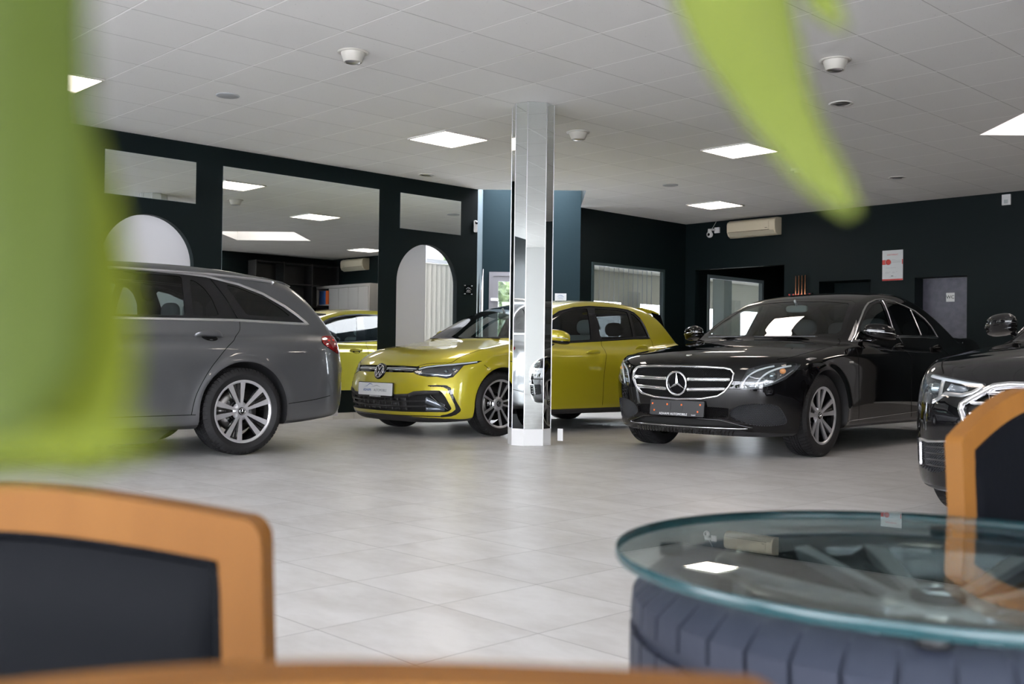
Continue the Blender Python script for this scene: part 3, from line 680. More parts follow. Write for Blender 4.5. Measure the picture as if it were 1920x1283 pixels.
class Patchwork:
    """polygon soup on the car's surface; faces carry a tag"""
    def __init__(self, car, V, faces):
        self.car, self.V, self.faces, self.tags = car, V, faces, ['body']*len(faces)
        self.N = car.normal(V)
    def cut(self, d, tag, only=('body',), drop=False):
        """d: signed field at the vertices (negative = inside). faces inside get tag"""
        d = np.where(np.abs(d) < 1e-7, 1e-7, d)
        newV = []; edge = {}; nf, nt = [], []; base = len(self.V); sgn = d < 0
        cut_pts = []
        for f, tg in zip(self.faces, self.tags):
            if tg not in only: nf.append(f); nt.append(tg); continue
            q = [sgn[i] for i in f]
            if not any(q): nf.append(f); nt.append(tg); continue
            if all(q): nf.append(f); nt.append(tag); continue
            a, b = [], []
            n = len(f)
            for k in range(n):
                i, j = f[k], f[(k+1) % n]
                (a if sgn[i] else b).append(i)
                if sgn[i] != sgn[j]:
                    key = (i, j) if i < j else (j, i)
                    v = edge.get(key)
                    if v is None:
                        t = d[key[0]]/(d[key[0]]-d[key[1]]); t = min(max(t, .02), .98)
                        cut_pts.append((key[0], key[1], t)); v = edge[key] = base+len(cut_pts)-1
                    a.append(v); b.append(v)
            if len(a) > 2: nf.append(tuple(a)); nt.append(tag)
            if len(b) > 2: nf.append(tuple(b)); nt.append(tg)
        if cut_pts:
            I = np.array([c[0] for c in cut_pts]); J = np.array([c[1] for c in cut_pts]); T = np.array([c[2] for c in cut_pts])[:, None]
            P = self.V[I]*(1-T)+self.V[J]*T
            P = self.car.project(P, 1)
            self.V = np.vstack([self.V, P]); self.N = np.vstack([self.N, self.car.normal(P)])
        self.faces, self.tags = nf, nt
        return self
    def region(self, view, poly, tag, only=('body',), cond=None):
        V, N = self.V, self.N; s, y, z = V.T; P = np.array(poly, float)
        if view == 'side': u, v, ok = s, z, (np.abs(y) > .3) & (np.abs(N[:, 1]) > .12)
        elif view == 'front': u, v, ok = np.abs(y), z, (s < 1.3) & (N[:, 0] < .15)
        elif view == 'rear': u, v, ok = np.abs(y), z, (s > self.car.sp['L']-1.3) & (N[:, 0] > -.15)
        else: u, v, ok = s, np.abs(y), (N[:, 2] > .05) & (z > .5)
        if cond is not None: ok = ok & cond
        m = .06
        bb = ok & (u > P[:, 0].min()-m) & (u < P[:, 0].max()+m) & (v > P[:, 1].min()-m) & (v < P[:, 1].max()+m)
        d = np.full(len(V), m)
        d[bb] = poly_sd(u[bb], v[bb], P)
        return self.cut(d, tag, only)
    def get(self, tag, sel=None, off=0., wall=0.):
        """(verts, faces, normals) of a tag; sel(centroid) filters faces; off moves along the normal; wall adds an inward rim"""
        fs = [f for f, t in zip(self.faces, self.tags) if t == tag]
        if sel is not None:
            C = np.array([self.V[list(f)].mean(0) for f in fs]); m = sel(C); fs = [f for f, k in zip(fs, m) if k]
        used = sorted({i for f in fs for i in f}); mp = {i: k for k, i in enumerate(used)}
        V = self.V[used]+self.N[used]*off; N = self.N[used].copy()
        F = [tuple(mp[i] for i in f) for f in fs]
        LN = [[N[i] for i in f] for f in F]
        if wall:
            cnt = {}
            for f in F:
                for k in range(len(f)): cnt[(f[k], f[(k+1) % len(f)])] = 1
            bd = [e for e in cnt if (e[1], e[0]) not in cnt]
            ring = sorted({i for e in bd for i in e}); rm = {i: len(V)+k for k, i in enumerate(ring)}
            if ring:
                V = np.vstack([V, V[ring]-N[ring]*wall])
                for (i, j) in bd:
                    F.append((j, i, rm[i], rm[j])); a = V[i]-V[j]; n = np.cross(a, N[i]); n = n/max(np.linalg.norm(n), 1e-9)
                    LN.append([n, n, n, n])
        return V, F, LN
    def boundary(self, tag, sel=None):
        """ordered loops of boundary points of a tag region"""
        fs = [f for f, t in zip(self.faces, self.tags) if t == tag]
        e = {}
        for f in fs:
            for k in range(len(f)): e[(f[k], f[(k+1) % len(f)])] = 1
        nx = {}
        for (i, j) in e:
            if (j, i) not in e: nx[i] = j
        loops = []
        while nx:
            st = next(iter(nx)); lp = [st]; cur = nx.pop(st)
            while cur != st and cur in nx: lp.append(cur); cur = nx.pop(cur)
            loops.append(lp)
        return loops

# local -> Blender: (s, y, z) are used directly: X to the rear, Y to the car's right, Z up
def lmesh(name, V, F, mat, parent=None, LN=None, smooth=True):
    me = bpy.data.meshes.new(name)
    me.from_pydata([tuple(v) for v in np.asarray(V, float).tolist()], [], [tuple(f) for f in F])
    me.materials.append(mat)
    me.polygons.foreach_set('use_smooth', [smooth]*len(me.polygons))
    if LN is not None:
        me.normals_split_custom_set([tuple(map(float, n)) for l in LN for n in l])
    me.update()
    return link(name, me, parent)
def bump(s, z, s0, z0, rs, rz, a): return a*np.exp(-((s-s0)/rs)**2-((z-z0)/rz)**2)
def crease(zf, a, w=.012, s0=.9, s1=4.4):
    return lambda s, z: -a*(.5+.5*np.tanh((z-zf(s))/w))*sstep(s, s0, s0+.5)*(1-sstep(s, s1-.4, s1))
def hollow(z0, r, a, s0=1.2, s1=3.4):
    return lambda s, z: -a*np.exp(-((z-z0-.02*(s-2))/r)**2)*sstep(s, s0, s0+.4)*(1-sstep(s, s1-.4, s1))
E_SPEC = dict(disp=[crease(lambda s: .845+.018*(s-1.5), .007), hollow(.36, .07, .003)],
    L=4.923, fa=.80, wb=2.96, ra=.368, rw=.334, crown=.07, kts=.075, kn=.05, kg=.07, kb=.03,
    top=[(-.3, .50), (-.05, .70), (.05, .765), (.16, .805), (.5, .872), (.9, .925), (1.3, .968), (1.55, .985), (2.2, .955), (3.6, .965), (4.1, 1.01), (4.35, 1.065), (4.6, 1.075), (4.85, 1.065), (5.1, 1.02)],
    roof=[(1.0, .70), (1.22, .93), (1.42, 1.05), (1.75, 1.23), (2.05, 1.355), (2.36, 1.425), (2.7, 1.455), (2.95, 1.46), (3.2, 1.435), (3.5, 1.365), (3.78, 1.265), (4.05, 1.14), (4.3, 1.01), (4.6, .82)],
    nose=[(.0, .30), (.13, .17), (.2, .085), (.3, .045), (.42, .015), (.55, .0), (.66, .012), (.74, .045), (.80, .10), (.9, .3)],
    plan=[(0, 0), (.25, .012), (.45, .05), (.6, .11), (.72, .19), (.82, .30), (.9, .46), (1., .78)],
    width=[(-.1, .83), (.2, .875), (.5, .90), (.9, .91), (1.4, .914), (2.2, .922), (3.0, .926), (3.8, .918), (4.3, .885), (4.7, .84), (5.0, .79)],
    sec=[(.0, -.13), (.16, -.055), (.24, -.02), (.35, -.005), (.5, -.003), (.66, 0), (.76, -.003), (.84, -.016), (.92, -.045), (1.0, -.095), (1.1, -.16)],
    tail=[(.1, 4.80), (.3, 4.90), (.5, 4.923), (.75, 4.91), (.95, 4.87), (1.08, 4.83)],
    tplan=[(0, 0), (.4, .03), (.65, .10), (.8, .22), (.9, .42)],
    bot=[(-.1, .22), (.15, .17), (.5, .165), (1.2, .19), (3.4, .19), (4.3, .21), (5.0, .30)],
    gw=[(.5, .86), (.93, .81), (1.0, .785), (1.15, .722), (1.3, .652), (1.42, .59), (1.5, .55)],
    wcurv=.12, rcurv=.14, rs0=3.2, rcrown=.035, gtaper=.035, gts=3.1, gtf=.03)
G_SPEC = dict(disp=[crease(lambda s: .800+.030*(s-1.5), .007, .010, 1.0, 4.0), hollow(.33, .07, .004, 1.2, 3.1)],
    L=4.24, fa=.87, wb=2.619, ra=.352, rw=.316, crown=.06, kts=.08, kn=.05, kg=.07, kb=.03,
    top=[(-.3, .40), (-.05, .60), (.06, .685), (.15, .735), (.4, .835), (.8, .91), (1.1, .955), (1.3, .965), (2.0, .94), (3.2, .95), (3.8, .97), (4.4, .95)],
    roof=[(.7, .76), (1.0, .94), (1.18, 1.035), (1.5, 1.195), (1.75, 1.295), (2.0, 1.365), (2.3, 1.41), (2.6, 1.428), (3.0, 1.422), (3.3, 1.39), (3.54, 1.335), (3.66, 1.27), (3.80, 1.13), (3.95, .97), (4.12, .75), (4.3, .4)],
    nose=[(.0, .26), (.13, .12), (.2, .05), (.3, .010), (.42, .0), (.50, .012), (.58, .035), (.64, .060), (.69, .09), (.74, .14), (.84, .32)],
    plan=[(0, 0), (.25, .015), (.45, .06), (.6, .125), (.72, .215), (.82, .35), (.88, .5), (.95, .75)],
    width=[(-.1, .76), (.2, .835), (.5, .872), (.86, .886), (1.4, .886), (2.2, .893), (3.0, .89), (3.5, .885), (3.9, .865), (4.3, .83)],
    sec=[(.0, -.12), (.16, -.045), (.24, -.018), (.35, -.005), (.5, -.002), (.64, 0), (.74, -.004), (.80, -.012), (.88, -.04), (.96, -.085), (1.05, -.14)],
    tail=[(.1, 4.13), (.3, 4.21), (.5, 4.24), (.75, 4.225), (.95, 4.16), (1.2, 4.02)],
    tplan=[(0, 0), (.4, .025), (.65, .09), (.8, .2), (.88, .38)],
    bot=[(-.1, .18), (.15, .135), (.5, .14), (1.2, .17), (3.4, .17), (4.3, .24)],
    gw=[(.5, .83), (.88, .79), (.97, .76), (1.1, .71), (1.25, .64), (1.38, .57), (1.48, .52)],
    wcurv=.14, rcurv=.06, rs0=2.9, rcrown=.035, gtaper=.05, gts=2.6, gtf=.03)
W_SPEC = dict(E_SPEC, L=4.96, fa=.842, wb=2.942, ra=.376,
    top=E_SPEC['top'][:9]+[(3.6, .955), (4.3, .97), (5.1, .93)],
    roof=E_SPEC['roof'][:6]+[(2.75, 1.46), (3.1, 1.475), (3.6, 1.47), (4.0, 1.442), (4.25, 1.405), (4.4, 1.36), (4.52, 1.275), (4.66, 1.12), (4.80, .93), (4.98, .6)],
    tail=[(.1, 4.80), (.25, 4.90), (.35, 4.945), (.5, 4.96), (.72, 4.945), (.95, 4.87), (1.2, 4.72)],
    rcurv=.10, gtaper=.03, gts=3.2, tplan=[(0, 0), (.4, .04), (.65, .13), (.8, .27), (.9, .48)])
A_SPEC = dict(E_SPEC, L=4.939, fa=.918, wb=2.924, ra=.372, rw=.345, crown=.08, kts=.07,
    top=[(-.3, .42), (-.05, .62), (.05, .70), (.16, .765), (.5, .85), (.9, .90), (1.3, .945), (1.6, .97)]+E_SPEC['top'][8:],
    nose=[(.0, .26), (.1, .15), (.17, .07), (.25, .03), (.38, .01), (.52, .0), (.60, .012), (.68, .045), (.74, .10), (.85, .28)],
    plan=[(0, 0), (.25, .01), (.45, .045), (.6, .095), (.72, .17), (.82, .30), (.9, .50), (1., .86)],
    width=[(-.1, .82), (.2, .875), (.5, .91), (.9, .93), (1.4, .93), (2.2, .935), (3.0, .94), (3.8, .93), (4.3, .90), (4.7, .85), (5.0, .80)])
# ---------------------------------------------------------------- car parts shared by all four
def lin(pts, step=.015):
    P = np.array(pts, float); out = [P[0]]
    for a, b in zip(P[:-1], P[1:]):
        n = max(1, int(np.linalg.norm(b-a)/step)); out += [a+(b-a)*k/n for k in range(1, n+1)]
    return np.array(out)
def on(car, view, pts, sg=1, step=.015, closed=False):
    """a polyline given in a view of the car, laid on its surface: points and normals"""
    P = list(pts)+([pts[0]] if closed else []); Q = lin(P, step)
    if closed: Q = Q[:-1]
    if view == 'side': X = car.side(Q[:, 0], Q[:, 1], sg)
    elif view == 'front': X = car.front(Q[:, 0]*sg, Q[:, 1])
    else: X = car.over(Q[:, 0], Q[:, 1]*sg)
    return X, car.normal(X)
FLAT = lambda w, h=.0006: [(-w/2, h), (w/2, h)]
HALF = lambda w, h: [(-w/2, -.002), (-w/2, h*.45), (-w*.3, h*.85), (0, h), (w*.3, h*.85), (w/2, h*.45), (w/2, -.002)]
def strip(car, name, mat, parent, lines, prof, step=.015, off=0.):
    m = MB()
    for (view, pts, sg, closed) in lines:
        X, N = on(car, view, pts, sg, step, closed); m.sweep(X+N*off, N, prof, closed, smooth=len(prof) > 2)
    return m.build(name, mat, parent)
def quadring(rim_fn, n): pass

def tyre_mesh(R, Wd, rr, blocks=70, skew=.6, gr=(-.30, -.1, .1, .30), sipe=.16, shoulder=True):
    """tyre around the Y axis, centred; R outer radius, rr rim radius"""
    h = Wd/2; prof = [(rr-.004, -h*.80), (rr+.012, -h*.90), (rr+(R-rr)*.45, -h*1.0), (R-.030, -h*.97), (R-.012, -h*.86)]
    tr = []
    xs = [-.80]
    for g in gr: xs += [g-.055, g-.045, g+.045, g+.055]
    xs += [.80]
    for k, x in enumerate(xs):
        low = (k-1) % 4 in (1, 2) and 0 < k < len(xs)-1
        tr.append((R-.0035*(abs(x)/.8)**3-(.0075 if low else 0), x*h, low))
    up = [(R-.012, h*.86), (R-.030, h*.97), (rr+(R-rr)*.45, h*1.0), (rr+.012, h*.90), (rr-.004, h*.80)]
    full = [(p[0], p[1], 0, 0) for p in prof]+[(t[0], t[1], 1, t[2]) for t in tr]+[(p[0], p[1], 0, 0) for p in up]
    k = len(full); V, F = [], []; seq = []
    for b in range(blocks):
        seq += [(b, 0), (b+(1-sipe-.02)/2, 0), (b+1-sipe-.02, 0), (b+1-sipe, 1), (b+1-.02, 1)]
    for (u, cut) in seq:
        for q, (r, y, t, low) in enumerate(full):
            sk = abs(y)/h*skew if t or (q in (4, k-5)) else skew*.86
            a = (u+sk)/blocks*2*PI; rad = r
            if cut and t and not low: rad -= .006
            if cut and q in (4, k-5): rad -= .005
            V.append((rad*math.cos(a), y, rad*math.sin(a)))
    n = len(seq)
    for i in range(n):
        j = (i+1) % n
        for q in range(k-1): F.append((i*k+q, i*k+q+1, j*k+q+1, j*k+q))
    m = MB(); m.v = V; m.f = F; m.sm = [True]*len(F); return m
def spoke(m, a, r0, r1, w0, w1, y0, y1, th=.02, lean=0., curve=0., n=6, off0=0., off1=0.):
    """one spoke in the plane of the wheel; y = outward depth"""
    V, F = [], []
    for i in range(n+1):
        t = i/n; r = r0+(r1-r0)*t; w = w0+(w1-w0)*t; o = off0+(off1-off0)*t+curve*math.sin(PI*t); y = y0+(y1-y0)*(t**1.3)
        ca, sa = math.cos(a), math.sin(a)
        for (s_, yy) in ((-w/2, y), (w/2, y), (w/2*.72, y-th), (-w/2*.72, y-th)):
            x, z = r*ca-(o+s_)*sa, r*sa+(o+s_)*ca; V.append((x, yy, z))
    for i in range(n):
        for q in range(4): F.append((i*4+q, i*4+(q+1) % 4, (i+1)*4+(q+1) % 4, (i+1)*4+q))
    F += [(0, 3, 2, 1), (n*4, n*4+1, n*4+2, n*4+3)]
    m.add(V, F)
def star(m, r, y, w=.16, th=.3):
    """three-pointed star, raised, in the XZ plane facing +Y"""
    V = [(0, y+r*th*.5, 0)]; n = 6
    for k in range(6):
        a = PI/2+k*PI/3; rad = r if k % 2 == 0 else r*w; V.append((rad*math.cos(a), y, rad*math.sin(a)))
    m.add(V, [(0, 1+(k+1) % 6, 1+k) for k in range(6)])
def vw(m, r, y, t=.012, h=.004):
    """V over W in strokes inside a ring, facing +Y"""
    def stroke(a, b, w):
        a, b = Vector((a[0]*r, y, a[1]*r)), Vector((b[0]*r, y, b[1]*r)); d = (b-a).normalized(); s = Vector((d.z, 0, -d.x))*w/2; u = Vector((0, h, 0))
        V = [a-s, a+s, b+s, b-s, a-s+u, a+s+u, b+s+u, b-s+u]; m.add(V, [(0, 1, 2, 3), (7, 6, 5, 4), (0, 4, 5, 1), (1, 5, 6, 2), (2, 6, 7, 3), (3, 7, 4, 0)])
    w = r*.13
    stroke((-.40, .80), (-.02, .12), w); stroke((.40, .80), (.02, .12), w)
    stroke((-.78, .42), (-.36, -.78), w); stroke((-.36, -.78), (-.02, -.06), w); stroke((.02, -.06), (.36, -.78), w); stroke((.36, -.78), (.78, .42), w)
    m.lathe([(r*.93, y), (r*.93, y+h), (r, y+h), (r, y)], 40, 'Y')
def make_wheel(kind, R, Wd, rr, logo, lip=True):
    """wheel around Y, outer face +Y; the machined rim is the part, the rest hang from it"""
    yo = Wd/2-.012
    m = MB(); blk0 = MB()
    if not lip: blk0.lathe([(rr+.004, yo-.002), (rr-.008, yo+.001), (rr-.013, yo-.008), (rr-.018, yo-.012)], 72, 'Y')
    if lip: m.lathe([(rr+.004, yo-.002), (rr-.008, yo+.001), (rr-.013, yo-.008), (rr-.018, yo-.012)], 72, 'Y')
    blk = blk0; blk.lathe([(rr-.016, yo-.010), (rr-.024, yo-.05), (rr-.034, -Wd*.1), (rr-.02, -Wd*.42), (rr+.004, -Wd*.46)], 72, 'Y')
    hubr = .030
    if kind == 'ten':
        for k in range(10):
            a = PI/2+k*PI/5+(.07 if k % 2 else -.07)
            spoke(m, a, .034, rr-.012, .018, .043, yo-.030, yo-.008, .016)
        for k in range(5):
            a = PI/2+PI/10+k*2*PI/5+PI/5
            for s_ in (-1, 1): spoke(blk, a+s_*.075, .05, rr-.02, .012, .02, yo-.045, yo-.02, .012)
        for k in range(10): a = PI/2+k*PI/5; spoke(blk, a, .04, rr-.02, .014, .016, yo-.05, yo-.03, .02)
    elif kind == 'turbine':
        for k in range(5):
            a = PI/2+k*2*PI/5+.12
            spoke(m, a, .035, rr-.012, .015, .030, yo-.036, yo-.008, .016, off0=.010, off1=.070)
            spoke(m, a, .035, rr-.012, .013, .024, yo-.036, yo-.008, .016, off0=-.012, off1=-.040)
            spoke(blk, a, .035, rr-.02, .045, .085, yo-.044, yo-.022, .02)
    else:
        for k in range(5):
            a = PI/2+k*2*PI/5
            for s_ in (-1, 1): spoke(m, a, .045, rr-.012, .026, .036, yo-.030, yo-.010, .022, off0=s_*.018, off1=s_*.050)
    m.lathe([(.072, yo-.05), (.062, yo-.034), (.036, yo-.028), (.030, yo-.030)], 40, 'Y')
    rim = m.build('wheel', M['rim'])
    blk.lathe([(.072, yo-.052), (.075, yo-.09), (.11, yo-.10)], 32, 'Y'); blk.build('rim_barrel', M['rimblk'] if kind != 'double' else M['alu'], rim)
    tyre_mesh(R, Wd, rr, **(dict(blocks=60, skew=1.6, gr=(-.42, -.14, .14, .42), sipe=.25) if kind == 'ten_w' else dict(blocks=64, skew=1.1))).build('tyre', M['rubber'], rim, sharp=.5)
    hb = MB(); hb.lathe([(.029, yo-.030), (.029, yo-.022), (.026, yo-.020), (.0, yo-.020)], 32, 'Y'); hc = hb.build('hub_cap', M['gloss'], rim)
    lg = MB()
    if logo == 'star': star(lg, .020, yo-.0195); lg.lathe([(.020, yo-.0195), (.021, yo-.018), (.023, yo-.018), (.024, yo-.0195)], 32, 'Y')
    elif logo == 'vw': vw(lg, .022, yo-.0198, h=.002)
    else:
        lg.lathe([(.012, yo-.0195), (.011, yo-.018), (.0, yo-.018)], 20, 'Y')
    lg.build('emblem', M['chrome'], rim)
    rb, yb = (.052, yo-.055) if logo else (.056, yo-.030)
    for k in range(5): a = PI/2+PI/5+k*2*PI/5; bt = MB(); bt.lathe([(.0095, yb), (.0085, yb+.019 if logo else yb+.008), (0, yb+.019 if logo else yb+.008)], 12, 'Y', (rb*math.cos(a), 0, rb*math.sin(a))); bt.build('wheel_bolt', M['alu'], rim)
    d = MB(); d.lathe([(.08, -.0), (.165, -.0), (.165, -.02), (.08, -.02)], 48, 'Y'); d.lathe([(.08, 0), (.078, .03), (.04, .035)], 32, 'Y'); d.build('brake_disc', M['disc'], rim)
    c = MB(); a0 = PI*.12; c.lathe([(.115, .02), (.172, .02), (.172, -.045), (.115, -.045), (.115, .02)], 20, 'Y', a0=a0-.5, a1=a0+.55); c.build('brake_caliper', M['disc'], rim)
    return rim
def car_interior(R, sp, seats=True, x0=0., col='seat'):
    s0 = sp.get('ws0', 1.35)
    d = MB(); d.prism([(s0+.05, .70), (s0+.12, .90), (s0+.35, .955), (s0+.62, .93), (s0+.75, .84), (s0+.72, .6)], -.68, .68, lambda a, b, z: (a, z, b)); d.build('dashboard', M['inter'], R, bev=.02)
    m = MB(); c = Vector((s0+.92, -.37, .90)); pts = [c+Vector((math.sin(.42)*.185*math.sin(a)*1., .185*math.cos(a), math.cos(.42)*.185*math.sin(a))) for a in np.linspace(0, 2*PI, 40, endpoint=False)]
    m.tube(pts, .014, 10, True); m.ell(tuple(c+Vector((-.01, 0, 0))), (.03, .07, .06), 1., 16, 10); m.tube([c+Vector((0, -.18, 0)), c, c+Vector((0, .18, 0))], .012, 8); m.tube([c, c+Vector((-.3, 0, -.08))], .03, 10); m.build('steering_wheel', M['inter'], R)
    xs = (s0+1.32, s0+2.22)
    for i, x in enumerate(xs):
        for y in ((-.37, .37) if i == 0 else (-.42, 0, .42)):
            w = .25 if i == 0 else .23
            m = MB(); sec = [(x-.42, .42), (x-.44, .54), (x-.05, .50), (x+.0, .56), (x+.12, 1.02), (x+.20, 1.04), (x+.24, .98), (x+.12, .45), (x+.05, .38)]
            m.prism(sec, y-w, y+w, lambda a, b, z: (a, z, b)); st = m.build('seat', M[col], R, bev=.035, seg=3)
            h = MB(); h.ell((x+.22, y, 1.12), (.055, .13, .085), .75, 18, 12); h.tube([(x+.19, y-.06, 1.02), (x+.21, y-.06, 1.10)], .006, 6); h.tube([(x+.19, y+.06, 1.02), (x+.21, y+.06, 1.10)], .006, 6); h.build('headrest', M[col], st)
    m = MB(); m.b2((xs[1]+.2, -.62, .86), (sp['L']-.55, .62, .88)); m.build('parcel_shelf', M['inter'], R)
    rm = sp.get('rvm', (s0+.66, 1.27)); m = MB(); m.ell((rm[0], 0, rm[1]), (.018, .115, .035), .6, 20, 10); m.tube([(rm[0], 0, rm[1]+.02), (rm[0]-.05, 0, rm[1]+.08)], .012, 8); m.build('rear_view_mirror', M['rvm'], R)
M['rvm'] = pbr('mirror_housing', (.20, .22, .22), .35)
def side_mirror(R, car, sg, x, y, z, paintm, strip_mat, size=(.085, .125, .075), under=None):
    """door mirror: painted shell, trim line, glass on the rear face, foot"""
    m = MB()
    def f(px, py, pz):
        t = (px-x)/size[0]; u = (py-y)*sg/size[1]
        pz += -.012*u-.010*t; px += .05*u
        return (min(px, x+size[0]*.62+.05*u), py, pz)
    m.ell((x, y, z), size, .8, 36, 24, f); o = m.build('side_mirror', paintm, R)
    b = MB(); b.ell((x+.004, y, z-size[2]*.52), (size[0]*.94, size[1]*.965, size[2]*.46), .8, 36, 16, f); b.build('mirror_lower_shell', under or M['gloss'], o)
    s_ = MB()
    pts = []
    for a in np.linspace(PI*.5, PI*1.5, 26):
        pts.append(f(x+size[0]*1.03*math.copysign(abs(math.cos(a))**.8, math.cos(a)), y+size[1]*1.0*math.copysign(abs(math.sin(a))**.8, math.sin(a)), z-size[2]*.12))
    s_.tube(pts, .0045, 8); s_.build('mirror_trim_line', strip_mat, o)
    g = MB(); g.ell((x+size[0]*.62, y, z), (.004, size[1]*.88, size[2]*.84), .8, 30, 16, lambda a, b_, c: (a+.05*(b_-y)*sg/size[1], b_, c-.012*(b_-y)*sg/size[1])); g.build('mirror_glass', M['mirror'], o)
    f_ = MB(); yb = abs(car.side(x+.02, z-.05, sg)[0][1])*sg; f_.tube([(x+.02, y-sg*size[1]*.6, z-.055), (x+.01, (y+yb)/2, z-.075), (x+.0, yb-sg*.01, z-.06)], [.022, .018, .02], 10); f_.build('mirror_foot', M['gloss'], o)
    return o
def door_handle(R, car, sg, s0, s1, z, mat, tr=None, h=.021):
    n = 24; sc = (s0+s1)/2; L = (s1-s0)/2; X = car.side(np.linspace(s0, s1, n), np.full(n, z), sg); N = car.normal(X)
    m = MB(); V, F = [], []; k = 14
    for i in range(n):
        t = (i/(n-1)*2-1); a = math.sqrt(max(0., 1-t*t))**.8; lift = .036*(1-t**4)
        for q in range(k):
            an = 2*PI*q/k; V.append(X[i]+N[i]*(lift*.8+.017*a*math.cos(an))+np.array([0, 0, 1])*(h*a*math.sin(an)))
    for i in range(n-1):
        for q in range(k): F.append((i*k+q, i*k+(q+1) % k, (i+1)*k+(q+1) % k, (i+1)*k+q))
    m.add(V, F, True); o = m.build('door_handle', mat, R, fix=True)
    r = MB(); pts = [(sc+.062*math.cos(a), z-.012+.026*math.sin(a)) for a in np.linspace(0, 2*PI, 28, endpoint=False)]
    P, Nn = on(car, 'side', pts, sg, .02, True); c0, cn = car.side(sc, z, sg)[0], None
    V = [c0-car.normal(c0[None])[0]*.0+[0, 0, 0]]+list(P); m2 = MB(); m2.add([v+car.normal(np.array([v]))[0]*.0008 for v in V], [(0, 1+i, 1+(i+1) % len(P)) for i in range(len(P))], True); m2.build('handle_recess', M['gap'] if tr is None else tr, o)
    return o
def skin(pw, tagname, name, mat, parent, sel=None, off=0., wall=0.):
    V, F, LN = pw.get(tagname, sel, off, wall)
    return lmesh(name, V, F, mat, parent, LN) if F else None
LEFT = lambda Cc: Cc[:, 1] < 0
RIGHT = lambda Cc: Cc[:, 1] >= 0
def car_base(sp, look, label, pose, name, paintm, res=None):
    """body, doors, glazing, wheels, interior: everything the four cars share"""
    car = Car(sp); pw = car.mesh(**(res or {}))
    R = root(name, (pose[0], pose[1], 0), PI/2+pose[2], label, 'car')
    V = pw.V; s, y, z = V.T
    wy = {0: sp['fa'], 1: sp['fa']+sp['wb']}
    for ax in wy.values():
        V = pw.V; r = np.hypot(V[:, 0]-ax, V[:, 2]-sp['rw']-.006)
        lo = np.where(V[:, 2] < sp['rw'], np.abs(V[:, 0]-ax)-sp['ra'], r-sp['ra'])
        pw.cut(np.maximum(lo, .56-np.abs(V[:, 1])), 'void')
    # glazing
    pw.region('side', look['dlo'], 'pillar')
    for i, g in enumerate(look['glass']): pw.region('side', rnd(g, .02), 'glass%d' % i, only=('pillar',))
    V, N = pw.V, pw.N
    pw.region('front', look['ws'], 'ws_black', cond=(V[:, 0] > .9) & (V[:, 0] < 2.6) & (V[:, 2] > .9)) if False else None
    V, N = pw.V, pw.N; ok = (V[:, 0] > .85) & (V[:, 0] < 2.7) & (N[:, 0] < -.2) & (V[:, 2] > .86)
    d = np.full(len(V), .05); d[ok] = poly_sd(np.abs(V[ok, 1]), V[ok, 2], np.array(look['ws'])); pw.cut(d, 'ws_black')
    V = pw.V; d = np.full(len(V), .05); ok = V[:, 0] < 2.7; d[ok] = poly_sd(np.abs(V[ok, 1]), V[ok, 2], np.array(look['wsg'])); pw.cut(d, 'windscreen', only=('ws_black',))
    V, N = pw.V, pw.N; ok = (V[:, 0] > sp['L']-1.5) & (N[:, 0] > .15) & (V[:, 2] > .9)
    d = np.full(len(V), .05); d[ok] = poly_sd(np.abs(V[ok, 1]), V[ok, 2], np.array(look['rw'])); pw.cut(d, 'rear_window')
    # fascia regions first, then panels
    for (view, poly, tg) in look.get('fascia', ()): pw.region(view, poly, tg)
    if 'hood' in look: pw.region('top', smooth_closed(look['hood'], 4), 'hood', cond=(pw.V[:, 0] < 1.7))
    for i, dpoly in enumerate(look['doors']): pw.region('side', dpoly, 'door%d' % i, only=('body',))
    if 'bumper' in look: pw.cut(look['bumper'](*pw.V.T), 'bumper')
    if 'sill' in look: pw.cut(look['sill'](*pw.V.T), 'sill', only=('body', 'door0', 'door1', 'bumper') if look.get('sill_all') else ('body', 'bumper'))
    pw.cut(pw.N[:, 2]+.62+1.*(pw.V[:, 2] > .45), 'under', only=('body', 'bumper', 'sill'))
    body = skin(pw, 'body', 'body_shell', paintm, R)
    skin(pw, 'under', 'underbody', M['plastic'], R)
    if 'hood' in look: skin(pw, 'hood', 'hood', paintm, R)
    if 'bumper' in look: skin(pw, 'bumper', 'front_bumper', look.get('bumper_mat', paintm), R)
    if 'sill' in look: skin(pw, 'sill', 'side_skirt', look.get('sill_mat', paintm), R)
    for i in range(len(look['doors'])):
        for sel in (LEFT, RIGHT):
            dr_ = skin(pw, 'door%d' % i, 'front_door' if i == 0 else 'rear_door', paintm, R, sel)
    for sel in (LEFT, RIGHT):
        skin(pw, 'pillar', 'window_surround', M['gloss'], R, sel, off=-.001, wall=.012)
        for i in range(len(look['glass'])): skin(pw, 'glass%d' % i, 'side_window', M[look.get('gmat2' if sel is RIGHT and 'gmat2' in look else 'gmat', ['tint']*9)[i]], R, sel, off=-.005)
    skin(pw, 'ws_black', 'windscreen_border', M['gloss'], R, off=-.001)
    skin(pw, 'windscreen', 'windscreen', M['wsglass'], R, off=-.003)
    skin(pw, 'rear_window', 'rear_window', M['tint'], R, off=-.003)
    # chrome or black line round the side glazing, panel gaps
    for sg in (1, -1):
        w_, h_ = look.get('dlo_w', (.016, .006))
        strip(car, 'window_trim', M[look.get('dlo_mat', 'chrome')], R, [('side', look['dlo'], sg, True)], HALF(w_, h_), .02)
    gl = []
    for sg in (1, -1):
        for g in look.get('gaps', ()): gl.append((g[0], smooth_open(g[1], 5) if len(g[1]) > 2 else g[1], sg, False))
    for g_ in gl: strip(car, 'panel_gap', M['gap'], R, [g_], FLAT(.0055, .0007), .012)
